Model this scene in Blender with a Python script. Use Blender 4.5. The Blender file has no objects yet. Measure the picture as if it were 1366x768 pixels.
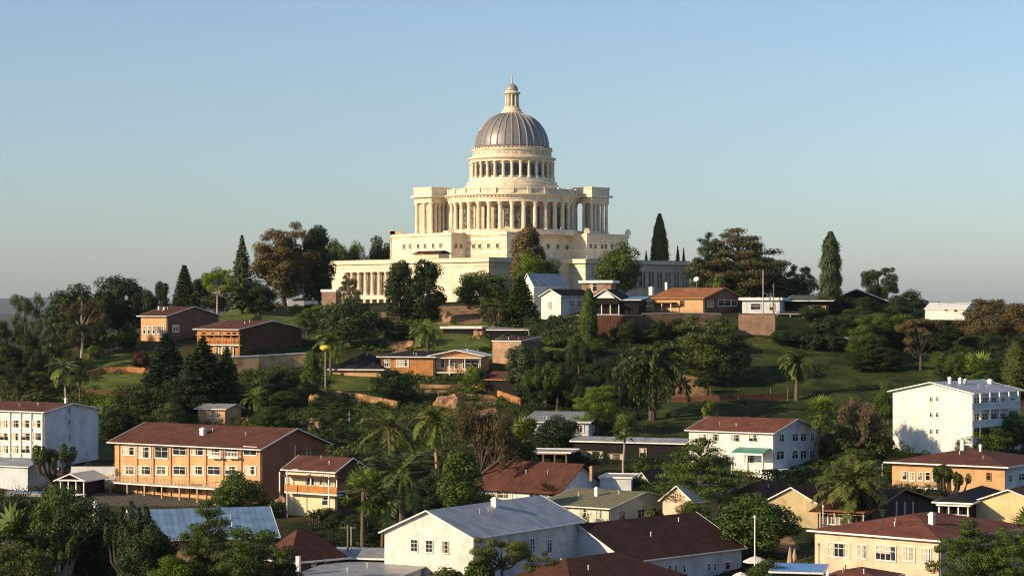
HAZE = 0.000025
import bpy, math, random
import numpy as np
from math import sin, cos, pi, radians as R
random.seed(7)
F = 2950.0; HY = 410.0; ZC = 40.0; CX = 683.0
C = bpy.context.scene.collection
def wp(px, py, Y): return ((px-CX)/F*Y, Y, ZC+(HY-py)/F*Y)
# ---------------------------------------------------------------- terrain
COLS = [
 (-400, [(790,250),(700,300),(640,345),(590,385),(550,420),(535,445)], [(20,520),(14,620),(6,760)]),
 (-150, [(790,250),(700,300),(640,345),(580,385),(530,420),(505,445)], [(23,520),(16,620),(8,760)]),
 (0,    [(790,250),(700,300),(650,340),(590,380),(540,415),(505,440),(487,460)], [(24,520),(17,620),(8,760)]),
 (120,  [(790,250),(700,300),(650,340),(600,375),(550,405),(510,430),(475,455),(452,475)], [(30,530),(24,620),(12,760)]),
 (230,  [(790,250),(700,300),(650,340),(590,378),(540,410),(500,435),(455,462),(427,490)], [(36,540),(32,620),(18,760)]),
 (350,  [(790,250),(700,300),(650,338),(600,372),(550,403),(500,438),(455,470),(420,505),(408,540)], [(41,600),(39,680),(26,780)]),
 (480,  [(790,250),(740,275),(690,310),(640,345),(590,378),(540,412),(500,440),(455,475),(420,520),(405,560)], [(41,620),(40,700),(28,800)]),
 (650,  [(790,250),(740,275),(690,310),(640,345),(590,378),(540,412),(500,440),(455,475),(420,518),(403,560)], [(41,620),(40,700),(28,800)]),
 (800,  [(800,250),(765,275),(690,312),(640,348),(600,375),(560,402),(520,430),(480,455),(455,472),(417,490),(402,560)], [(41,620),(40,700),(28,800)]),
 (950,  [(800,250),(762,275),(690,312),(640,348),(600,372),(560,402),(520,430),(480,455),(455,472),(417,490),(403,560)], [(41,620),(39,700),(26,800)]),
 (1100, [(790,250),(740,278),(690,310),(640,345),(600,372),(560,405),(520,430),(480,455),(450,474),(420,492),(410,530)], [(39,580),(36,640),(24,760)]),
 (1230, [(790,250),(740,276),(690,308),(640,342),(600,372),(560,400),(520,425),(490,448),(460,476),(435,500)], [(35,580),(32,650),(20,780)]),
 (1366, [(790,250),(740,276),(690,308),(640,342),(600,372),(560,398),(520,425),(490,450),(470,480)], [(28,560),(27,640),(18,780)]),
 (1520, [(790,250),(740,276),(690,308),(640,342),(600,372),(560,398),(525,425),(500,450),(485,480)], [(24,560),(20,640),(10,780)]),
]
def colprof(c):
    ys = [-500, 0, 100, 200]; zs = [30, ZC-6.0, ZC-23.0, ZC-30.5]
    for py, Y in c[1]: ys.append(Y); zs.append(ZC+(HY-py)/F*Y)
    for z, Y in c[2]: ys.append(Y); zs.append(z)
    ys += [1500, 30000]; zs += [-5, -5]
    return ys, zs
PROF = [colprof(c) for c in COLS]; CPX = np.array([c[0] for c in COLS], float)
def rawz(X, Y):
    px = np.where(Y > 60, CX+F*X/np.maximum(Y, 60), CX+F*X/60)
    Z = np.stack([np.interp(Y, p[0], p[1]) for p in PROF])
    px = np.clip(px, CPX[0], CPX[-1]-1e-3)
    i = np.clip(np.searchsorted(CPX, px, side='right')-1, 0, len(CPX)-2)
    t = (px-CPX[i])/(CPX[i+1]-CPX[i]); t = t*t*(3-2*t)*.5+t*.5
    ii = np.indices(i.shape)
    return Z[(i,)+tuple(ii)]*(1-t)+Z[(i+1,)+tuple(ii)]*t
GX0, GX1, GY0, GY1, GS = -280., 280., 180., 820., 2.
gx = np.arange(GX0, GX1+.1, GS); gy = np.arange(GY0, GY1+.1, GS)
MX, MY = np.meshgrid(gx, gy)
GZ = rawz(MX, MY)
for _ in range(3):
    P = np.pad(GZ, 1, mode='edge')
    GZ = (P[:-2,1:-1]+P[2:,1:-1]+P[1:-1,:-2]+P[1:-1,2:]+2*P[1:-1,1:-1])/6
_px = CX+F*MX/MY
GZ += np.clip((_px-960)/60, 0, 1)*np.clip((MY-380)/20, 0, 1)*np.clip((490-MY)/20, 0, 1)*.5*np.sin(MY*.62+MX*.13+1.2*np.sin(MX*.06))
GZ += .22*np.sin(MX*.21+1.3*np.sin(MY*.13))*np.sin(MY*.17+.8*np.sin(MX*.11))+.12*np.sin(MX*.53+MY*.37)*np.sin(MY*.61-MX*.2)
def tz(x, y):
    fx = (x-GX0)/GS; fy = (y-GY0)/GS
    if fx < 0 or fy < 0 or fx >= len(gx)-1 or fy >= len(gy)-1:
        return float(rawz(np.array([x], float), np.array([y], float))[0])
    i, j = int(fx), int(fy); a, b = fx-i, fy-j
    return float((GZ[j,i]*(1-a)+GZ[j,i+1]*a)*(1-b)+(GZ[j+1,i]*(1-a)+GZ[j+1,i+1]*a)*b)
def hit(px, py, y0=190, y1=900):
    Y = y0
    while Y < y1:
        x, _, z = wp(px, py, Y)
        if tz(x, Y) >= z: return Y
        Y += .5
    return None
# ---------------------------------------------------------------- materials
MATS = {}
def nmat(name):
    m = bpy.data.materials.new(name); m.use_nodes = True
    nt = m.node_tree; b = nt.nodes['Principled BSDF']
    MATS[name] = m
    return m, nt, b
def N(nt, t, **k):
    n = nt.nodes.new(t)
    for a, v in k.items():
        if a.startswith('i_'): n.inputs[a[2:].replace('_', ' ')].default_value = v
        else: setattr(n, a, v)
    return n
def ramp(nt, src, c0, c1, p0=.35, p1=.65):
    r = nt.nodes.new('ShaderNodeValToRGB'); e = r.color_ramp.elements
    e[0].position = p0; e[1].position = p1; e[0].color = (*c0, 1); e[1].color = (*c1, 1)
    nt.links.new(src, r.inputs[0]); return r
def mixc(nt, fac, a, b, typ='MIX'):
    m = nt.nodes.new('ShaderNodeMix'); m.data_type = 'RGBA'; m.blend_type = typ
    for s, v in ((m.inputs[0], fac), (m.inputs[6], a), (m.inputs[7], b)):
        if hasattr(v, 'links') or hasattr(v, 'is_linked'): nt.links.new(v, s)
        elif isinstance(v, tuple): s.default_value = (*v, 1) if len(v) == 3 else v
        else: s.default_value = v
    return m.outputs[2]
def sc(c, k): return tuple(min(1, x*k) for x in c)
def stucco(name, col, rough=.85, var=.13, streak=True, courses=0.):
    m, nt, b = nmat(name); tc = N(nt, 'ShaderNodeTexCoord')
    n1 = N(nt, 'ShaderNodeTexNoise', i_Scale=.45, i_Detail=6.); nt.links.new(tc.outputs['Object'], n1.inputs['Vector'])
    r1 = ramp(nt, n1.outputs[0], sc(col, 1-var*1.5), sc(col, 1+var*.5))
    mp = N(nt, 'ShaderNodeMapping'); mp.inputs['Scale'].default_value = (2.2, 2.2, .16)
    nt.links.new(tc.outputs['Object'], mp.inputs[0])
    n2 = N(nt, 'ShaderNodeTexNoise', i_Scale=1.3, i_Detail=7., i_Roughness=.65); nt.links.new(mp.outputs[0], n2.inputs['Vector'])
    r2 = ramp(nt, n2.outputs[0], (.60, .56, .50), (1, 1, 1), .30, .47)
    n3 = N(nt, 'ShaderNodeTexNoise', i_Scale=.9, i_Detail=8., i_Roughness=.7); nt.links.new(tc.outputs['Object'], n3.inputs['Vector'])
    r3 = ramp(nt, n3.outputs[0], (.70, .67, .62), (1, 1, 1), .30, .44)
    c = mixc(nt, .45 if streak else .1, r1.outputs[0], r2.outputs[0], 'MULTIPLY'); c = mixc(nt, .5, c, r3.outputs[0], 'MULTIPLY')
    if courses:
        sx = N(nt, 'ShaderNodeSeparateXYZ'); nt.links.new(tc.outputs['Object'], sx.inputs[0]); cb = N(nt, 'ShaderNodeCombineXYZ'); ad = N(nt, 'ShaderNodeMath', operation='ADD')
        nt.links.new(sx.outputs[0], ad.inputs[0]); nt.links.new(sx.outputs[1], ad.inputs[1]); nt.links.new(ad.outputs[0], cb.inputs[0]); nt.links.new(sx.outputs[2], cb.inputs[1])
        br = N(nt, 'ShaderNodeTexBrick', i_Scale=1.); br.inputs['Brick Width'].default_value = 2.4; br.inputs['Row Height'].default_value = .9; br.inputs['Mortar Size'].default_value = .045
        br.inputs['Color1'].default_value = (1,1,1,1); br.inputs['Color2'].default_value = (.88,.87,.85,1); br.inputs['Mortar'].default_value = (.62,.58,.52,1); nt.links.new(cb.outputs[0], br.inputs['Vector'])
        c = mixc(nt, courses, c, br.outputs[0], 'MULTIPLY')
    nt.links.new(c, b.inputs['Base Color']); b.inputs['Roughness'].default_value = rough
    b.inputs['Specular IOR Level'].default_value = .2
    return m
def boards(name, col, pitch=.3, axis='XY', rough=.8, dep=.5, rows=False):
    m, nt, b = nmat(name); tc = N(nt, 'ShaderNodeTexCoord'); sx = N(nt, 'ShaderNodeSeparateXYZ')
    nt.links.new(tc.outputs['Object'], sx.inputs[0])
    ad = N(nt, 'ShaderNodeMath', operation='ADD')
    if axis == 'XY': nt.links.new(sx.outputs[0], ad.inputs[0]); nt.links.new(sx.outputs[1], ad.inputs[1])
    else: nt.links.new(sx.outputs['XYZ'.index(axis)], ad.inputs[0]); ad.inputs[1].default_value = 0
    mu = N(nt, 'ShaderNodeMath', operation='MULTIPLY'); mu.inputs[1].default_value = 1/pitch; nt.links.new(ad.outputs[0], mu.inputs[0])
    fr = N(nt, 'ShaderNodeMath', operation='FRACT'); nt.links.new(mu.outputs[0], fr.inputs[0])
    fl = N(nt, 'ShaderNodeMath', operation='FLOOR'); nt.links.new(mu.outputs[0], fl.inputs[0])
    wn = N(nt, 'ShaderNodeTexWhiteNoise', noise_dimensions='1D'); nt.links.new(fl.outputs[0], wn.inputs['W'])
    r0 = ramp(nt, fr.outputs[0], sc(col, 1-dep), col, .0, .16)
    r1 = ramp(nt, wn.outputs[0], (.86, .86, .86), (1.0, 1.0, 1.0), 0, 1)
    n1 = N(nt, 'ShaderNodeTexNoise', i_Scale=.7, i_Detail=7.); nt.links.new(tc.outputs['Object'], n1.inputs['Vector'])
    r2 = ramp(nt, n1.outputs[0], (.68, .68, .68), (1.12, 1.1, 1.08), .33, .66)
    c = mixc(nt, .8, r0.outputs[0], r1.outputs[0], 'MULTIPLY'); c = mixc(nt, .9, c, r2.outputs[0], 'MULTIPLY')
    nt.links.new(c, b.inputs['Base Color']); b.inputs['Roughness'].default_value = rough
    bp = N(nt, 'ShaderNodeBump', i_Strength=.6, i_Distance=.03); nt.links.new(fr.outputs[0], bp.inputs['Height'])
    nt.links.new(bp.outputs[0], b.inputs['Normal']); b.inputs['Specular IOR Level'].default_value = .25
    return m
def tiles(name, col, col2=None, pitch=.13):
    "roof tiles: rows at equal height, columns every 25 cm, weathered patches"
    m, nt, b = nmat(name); tc = N(nt, 'ShaderNodeTexCoord'); sx = N(nt, 'ShaderNodeSeparateXYZ')
    nt.links.new(tc.outputs['Object'], sx.inputs[0]); col2 = col2 or sc(col, .55)
    def fr(o, p):
        mu = N(nt, 'ShaderNodeMath', operation='MULTIPLY'); mu.inputs[1].default_value = 1/p; nt.links.new(o, mu.inputs[0])
        f = N(nt, 'ShaderNodeMath', operation='FRACT'); nt.links.new(mu.outputs[0], f.inputs[0]); return f.outputs[0]
    fz = fr(sx.outputs[2], pitch)
    ad = N(nt, 'ShaderNodeMath', operation='ADD'); nt.links.new(sx.outputs[0], ad.inputs[0]); nt.links.new(sx.outputs[1], ad.inputs[1])
    fx = fr(ad.outputs[0], .3)
    n1 = N(nt, 'ShaderNodeTexNoise', i_Scale=.5, i_Detail=8., i_Roughness=.65); nt.links.new(tc.outputs['Object'], n1.inputs['Vector'])
    n2 = N(nt, 'ShaderNodeTexNoise', i_Scale=5., i_Detail=4.); nt.links.new(tc.outputs['Object'], n2.inputs['Vector'])
    c0 = ramp(nt, n1.outputs[0], col2, col, .32, .62)
    c1 = ramp(nt, n2.outputs[0], (.62, .62, .62), (1.15, 1.12, 1.1), .3, .7)
    c2 = ramp(nt, fz, (.5, .5, .5), (1, 1, 1), 0, .35); c3 = ramp(nt, fx, (.8, .8, .8), (1, 1, 1), 0, .3)
    c = mixc(nt, .8, c0.outputs[0], c1.outputs[0], 'MULTIPLY'); c = mixc(nt, .8, c, c2.outputs[0], 'MULTIPLY'); c = mixc(nt, .7, c, c3.outputs[0], 'MULTIPLY')
    nt.links.new(c, b.inputs['Base Color']); b.inputs['Roughness'].default_value = .85; b.inputs['Specular IOR Level'].default_value = .2
    bp = N(nt, 'ShaderNodeBump', i_Strength=.7, i_Distance=.05); nt.links.new(fz, bp.inputs['Height']); nt.links.new(bp.outputs[0], b.inputs['Normal'])
    return m
def metal(name, col, axis='X', pitch=.76, rough=.45):
    m = boards(name, col, pitch, axis, rough, .35); b = m.node_tree.nodes['Principled BSDF']
    b.inputs['Metallic'].default_value = .25; b.inputs['Specular IOR Level'].default_value = .5
    return m
def brick(name, col, mortar=(.4, .36, .3)):
    m, nt, b = nmat(name); tc = N(nt, 'ShaderNodeTexCoord'); sx = N(nt, 'ShaderNodeSeparateXYZ'); cb = N(nt, 'ShaderNodeCombineXYZ')
    nt.links.new(tc.outputs['Object'], sx.inputs[0]); ad = N(nt, 'ShaderNodeMath', operation='ADD')
    nt.links.new(sx.outputs[0], ad.inputs[0]); nt.links.new(sx.outputs[1], ad.inputs[1])
    nt.links.new(ad.outputs[0], cb.inputs[0]); nt.links.new(sx.outputs[2], cb.inputs[1])
    br = N(nt, 'ShaderNodeTexBrick', i_Scale=1.); br.inputs['Brick Width'].default_value = .5; br.inputs['Row Height'].default_value = .17
    br.inputs['Mortar Size'].default_value = .02; br.inputs['Color1'].default_value = (*col, 1); br.inputs['Color2'].default_value = (*sc(col, .62), 1)
    br.inputs['Mortar'].default_value = (*mortar, 1); nt.links.new(cb.outputs[0], br.inputs['Vector'])
    n1 = N(nt, 'ShaderNodeTexNoise', i_Scale=.6, i_Detail=7.); nt.links.new(tc.outputs['Object'], n1.inputs['Vector'])
    r = ramp(nt, n1.outputs[0], (.55, .55, .55), (1.15, 1.1, 1.05), .32, .66)
    nt.links.new(mixc(nt, .8, br.outputs[0], r.outputs[0], 'MULTIPLY'), b.inputs['Base Color']); b.inputs['Roughness'].default_value = .9
    return m
def glass(name, col, rough=.12):
    m, nt, b = nmat(name); tc = N(nt, 'ShaderNodeTexCoord')
    n1 = N(nt, 'ShaderNodeTexNoise', i_Scale=1.1, i_Detail=3.); nt.links.new(tc.outputs['Object'], n1.inputs['Vector'])
    r = ramp(nt, n1.outputs[0], sc(col, .35 if rough < .4 else .6), sc(col, 1.3), .42, .58)
    nt.links.new(r.outputs[0], b.inputs['Base Color']); b.inputs['Roughness'].default_value = rough
    return m
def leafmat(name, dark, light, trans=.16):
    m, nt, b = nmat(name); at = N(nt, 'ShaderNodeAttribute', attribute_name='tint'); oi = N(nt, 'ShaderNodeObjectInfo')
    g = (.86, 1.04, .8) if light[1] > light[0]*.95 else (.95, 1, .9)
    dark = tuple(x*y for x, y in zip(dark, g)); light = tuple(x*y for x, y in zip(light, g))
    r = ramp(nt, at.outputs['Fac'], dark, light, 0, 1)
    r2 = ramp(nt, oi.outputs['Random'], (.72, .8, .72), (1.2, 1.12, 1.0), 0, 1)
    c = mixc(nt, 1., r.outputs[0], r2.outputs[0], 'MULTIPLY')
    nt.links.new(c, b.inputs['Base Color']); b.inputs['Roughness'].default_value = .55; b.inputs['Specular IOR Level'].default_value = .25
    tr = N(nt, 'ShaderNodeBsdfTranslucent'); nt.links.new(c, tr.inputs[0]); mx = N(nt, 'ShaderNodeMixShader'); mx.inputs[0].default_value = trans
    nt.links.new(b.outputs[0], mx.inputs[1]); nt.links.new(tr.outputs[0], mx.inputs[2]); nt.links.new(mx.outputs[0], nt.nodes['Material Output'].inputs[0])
    return m
def plain(name, col, rough=.6, met=0.):
    m, nt, b = nmat(name); tc = N(nt, 'ShaderNodeTexCoord')
    n1 = N(nt, 'ShaderNodeTexNoise', i_Scale=2.5, i_Detail=5.); nt.links.new(tc.outputs['Object'], n1.inputs['Vector'])
    r = ramp(nt, n1.outputs[0], sc(col, .78), sc(col, 1.08), .3, .7)
    nt.links.new(r.outputs[0], b.inputs['Base Color']); b.inputs['Roughness'].default_value = rough; b.inputs['Metallic'].default_value = met
    return m
stucco('stone_cream', (.80, .71, .545), .8, .13, True, .65); stucco('stone_warm', (.62, .50, .35)); stucco('stone_shade', (.30, .25, .19))
stucco('white_wall', (.78, .76, .70), var=.1); stucco('cool_white', (.62, .66, .68)); stucco('cream_wall', (.74, .62, .40)); stucco('tan_wall', (.52, .43, .24), var=.2)
stucco('orange_wall', (.60, .36, .18)); stucco('peach_wall', (.78, .55, .39)); stucco('yellow_wall', (.74, .56, .30)); stucco('green_white', (.62, .66, .52))
stucco('orange_wall_shade', (.30, .13, .07)); stucco('brown_wall', (.17, .105, .075)); stucco('umber_wall', (.12, .06, .035)); stucco('concrete', (.30, .28, .25)); stucco('dark_void', (.012, .011, .01))  # dark_void: shade beneath open roofs, painted as near-black walls
stucco('retaining_tan', (.62, .40, .21), var=.35); stucco('orange_render', (.42, .19, .08), var=.3); stucco('soil_rock', (.42, .25, .13), var=.4)
boards('white_boards', (.78, .76, .70), .42, 'XY', .8, .13); boards('pale_siding', (.62, .64, .62), .25, 'Z', .8, .2); boards('timber_dark', (.10, .075, .06), .25, 'XY'); boards('timber_orange', (.50, .22, .07), .35, 'XY')
boards('slat_wall', (.13, .06, .035), .8, 'XY', .85, .75)
tiles('roof_redbrown', (.135, .056, .038)); tiles('roof_brown', (.105, .045, .028)); tiles('roof_dark', (.075, .034, .024)); tiles('roof_red', (.20, .076, .048)); tiles('roof_orange', (.38, .16, .07)); tiles('roof_olive', (.20, .20, .12), (.15, .15, .1)); tiles('roof_black', (.022, .022, .026))
metal('metal_blue_x', (.20, .33, .50), 'X'); metal('metal_blue_y', (.30, .42, .55), 'Y'); metal('metal_grey_x', (.36, .38, .39), 'X'); metal('metal_grey_y', (.36, .39, .42), 'Y'); metal('metal_white', (.62, .68, .74), 'Y')
brick('brick_red', (.30, .14, .08)); brick('brick_tan', (.50, .28, .14)); brick('brick_dark', (.17, .09, .06), (.14, .1, .08))
glass('glass_dark', (.03, .035, .04)); glass('glass_curtain', (.50, .45, .33), .5); glass('glass_mid', (.16, .15, .12), .25)
plain('curtain', (.56, .50, .38), .9); plain('white_paint', (.80, .79, .75)); plain('white_metal', (.74, .76, .78), .4); plain('pole_grey', (.42, .40, .37), .6); plain('pole_wood', (.20, .15, .10), .9); plain('yellow_paint', (.75, .52, .03), .4)
plain('orange_wood', (.45, .22, .08)); plain('dark_metal', (.05, .05, .055), .5); plain('awning_green', (.05, .25, .19), .5); plain('roof_green', (.055,.08,.022), .7); plain('tarp_blue', (.12, .30, .62), .5); plain('canvas', (.70, .66, .58), .9); plain('canvas_tan', (.40, .30, .20), .9)
plain('bark', (.085, .065, .05), .95); plain('bark_pale', (.38, .32, .25), .9); plain('bark_dark', (.06, .045, .035), .95); plain('palm_bark', (.15, .10, .065), .95); plain('palm_dead', (.42, .26, .10), .9)
plain('dome_lead', (.25, .24, .235), .45, .3); plain('dome_rib', (.35, .325, .30), .5, .2)
leafmat('lf_dark', (.008,.018,.007), (.045,.066,.018)); leafmat('lf_green', (.022,.042,.008), (.100,.135,.022)); leafmat('lf_lime', (.060,.100,.010), (.21,.26,.028), .3)
leafmat('lf_olive', (.034,.042,.012), (.135,.135,.036)); leafmat('lf_brown', (.050,.040,.017), (.17,.125,.052)); leafmat('lf_grey', (.030,.044,.022), (.105,.125,.055)); leafmat('lf_yellow', (.12,.13,.015), (.34,.34,.04), .3)
leafmat('lf_maroon', (.03, .012, .01), (.10, .04, .03)); leafmat('lf_palm', (.036, .052, .013), (.19, .20, .055)); leafmat('lf_palmbright', (.06, .09, .016), (.24, .27, .06), .3); leafmat('lf_twig', (.07, .055, .035), (.24, .18, .12)); leafmat('lf_blue', (.010, .030, .020), (.045, .080, .045))
# ---------------------------------------------------------------- mesh helpers
class MB:
    def __init__(s): s.v = []; s.f = []
    def add(s, vs, fs):
        o = len(s.v); s.v += [tuple(p) for p in vs]; s.f += [tuple(i+o for i in q) for q in fs]; return s
    def box(s, x0, x1, y0, y1, z0, z1):
        if x0 > x1: x0, x1 = x1, x0
        if y0 > y1: y0, y1 = y1, y0
        return s.add([(x0,y0,z0),(x1,y0,z0),(x1,y1,z0),(x0,y1,z0),(x0,y0,z1),(x1,y0,z1),(x1,y1,z1),(x0,y1,z1)],
                     [(0,3,2,1),(4,5,6,7),(0,1,5,4),(1,2,6,5),(2,3,7,6),(3,0,4,7)])
    def prism(s, poly, z0, z1):
        n = len(poly)
        if sum(poly[i][0]*poly[(i+1)%n][1]-poly[(i+1)%n][0]*poly[i][1] for i in range(n)) < 0: poly = poly[::-1]
        return s.add([(x,y,z0) for x,y in poly]+[(x,y,z1) for x,y in poly],
                     [tuple(range(n-1,-1,-1)), tuple(range(n,2*n))]+[(i,(i+1)%n,n+(i+1)%n,n+i) for i in range(n)])
    def extr(s, sec, a0, a1, fn):
        "extrude a (b,z) section along a; fn(a,b,z)->xyz"
        n = len(sec)
        return s.add([fn(a0,b,z) for b,z in sec]+[fn(a1,b,z) for b,z in sec],
                     [tuple(range(n-1,-1,-1)), tuple(range(n,2*n))]+[(i,(i+1)%n,n+(i+1)%n,n+i) for i in range(n)])
    def tube(s, pts, rad, n=7, cap=True):
        base = len(s.v); k = len(pts)
        for i, p in enumerate(pts):
            a = np.array(pts[min(i+1,k-1)], float)-np.array(pts[max(i-1,0)], float); a /= (np.linalg.norm(a)+1e-9)
            u = np.cross(a, (0,0,1.) if abs(a[2]) < .9 else (1.,0,0)); u /= np.linalg.norm(u); w = np.cross(a, u)
            for j in range(n):
                t = 2*pi*j/n; q = np.array(p)+rad[i]*(cos(t)*u+sin(t)*w); s.v.append(tuple(q))
        for i in range(k-1):
            for j in range(n):
                s.f.append((base+i*n+j, base+i*n+(j+1)%n, base+(i+1)*n+(j+1)%n, base+(i+1)*n+j))
        if cap: s.f.append(tuple(base+j for j in range(n-1,-1,-1))); s.f.append(tuple(base+(k-1)*n+j for j in range(n)))
        return s
    def lathe(s, prof, cx=0, cy=0, n=48, cap=True):
        base = len(s.v)
        for r, z in prof:
            for j in range(n): t = 2*pi*j/n; s.v.append((cx+r*cos(t), cy+r*sin(t), z))
        for i in range(len(prof)-1):
            for j in range(n): s.f.append((base+i*n+j, base+i*n+(j+1)%n, base+(i+1)*n+(j+1)%n, base+(i+1)*n+j))
        if cap: s.f.append(tuple(base+j for j in range(n-1,-1,-1))); s.f.append(tuple(base+(len(prof)-1)*n+j for j in range(n)))
        return s
    def build(s, name, mat, parent=None, smooth=False, loc=None):
        me = bpy.data.meshes.new(name); me.from_pydata(s.v, [], s.f)
        if smooth: me.polygons.foreach_set('use_smooth', [True]*len(me.polygons))
        me.materials.append(MATS[mat]); me.update()
        o = bpy.data.objects.new(name, me); C.objects.link(o); o.parent = parent
        if loc: o.location = loc
        return o
def tag(o, label=None, cat=None, group=None, kind=None):
    if label: o['label'] = label
    if cat: o['category'] = cat
    if group: o['group'] = group
    if kind: o['kind'] = kind
    return o
def empty(name, loc, rz, label, cat, group=None):
    o = bpy.data.objects.new(name, None); C.objects.link(o); o.location = loc; o.rotation_euler = (0,0,rz); o.empty_display_size = .5
    return tag(o, label, cat, group)
def mesh_np(name, V, Q, tint):
    me = bpy.data.meshes.new(name); n, m = len(V), len(Q)
    me.vertices.add(n); me.vertices.foreach_set('co', np.ascontiguousarray(V, np.float32).ravel())
    me.loops.add(4*m); me.loops.foreach_set('vertex_index', np.ascontiguousarray(Q, np.int32).ravel())
    me.polygons.add(m); me.polygons.foreach_set('loop_start', np.arange(0, 4*m, 4, dtype=np.int32))
    me.update(calc_edges=True)
    at = me.attributes.new('tint', 'FLOAT', 'FACE'); at.data.foreach_set('value', np.clip(tint, 0, 1).astype(np.float32))
    return me
# ---------------------------------------------------------------- foliage
def unit(v): return v/(np.linalg.norm(v, axis=-1, keepdims=True)+1e-9)
def quads(rng, P, Nn, L, W, up=None):
    "one quad per leaf; up = preferred long axis (n x 3) or None"
    n = len(P); Nn = unit(Nn)
    a = rng.normal(size=(n,3)) if up is None else up+rng.normal(size=(n,3))*.25
    T = unit(a-(a*Nn).sum(1, keepdims=True)*Nn); B = np.cross(Nn, T)
    L = (np.ones(n)*L)[:,None]/2; W = (np.ones(n)*W)[:,None]/2
    V = np.stack([P-T*L, P+B*W*1.1, P+T*L, P-B*W*1.1], 1).reshape(-1,3)
    return V, np.arange(4*n).reshape(-1,4)
def blob_leaves(rng, blobs, n, leaf, asp=.6, nrm=.75, droop=0, shell=.2):
    b = np.array(blobs, float)      # cx cy cz rx ry rz
    w = (b[:,3]*b[:,4]+b[:,3]*b[:,5]+b[:,4]*b[:,5]); k = rng.choice(len(b), n, p=w/w.sum())
    d = unit(rng.normal(size=(n,3))); rr = 1-np.abs(rng.normal(size=n))*shell+rng.random(n)*.08
    rr *= 1+.10*np.sin(d[:,0]*5+k)*np.sin(d[:,1]*6+k*2)+.06*np.sin(d[:,2]*11+k)
    P = b[k,:3]+d*b[k,3:]*rr[:,None]
    bt = rng.random(len(b))
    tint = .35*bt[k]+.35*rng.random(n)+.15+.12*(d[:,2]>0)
    up = None
    if droop: up = np.tile([0,0,-1.], (n,1))*droop; P[:,2] -= rng.random(n)*leaf*.7
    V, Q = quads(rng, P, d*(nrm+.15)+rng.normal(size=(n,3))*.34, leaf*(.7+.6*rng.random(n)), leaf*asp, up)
    return V, Q, tint
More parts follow.
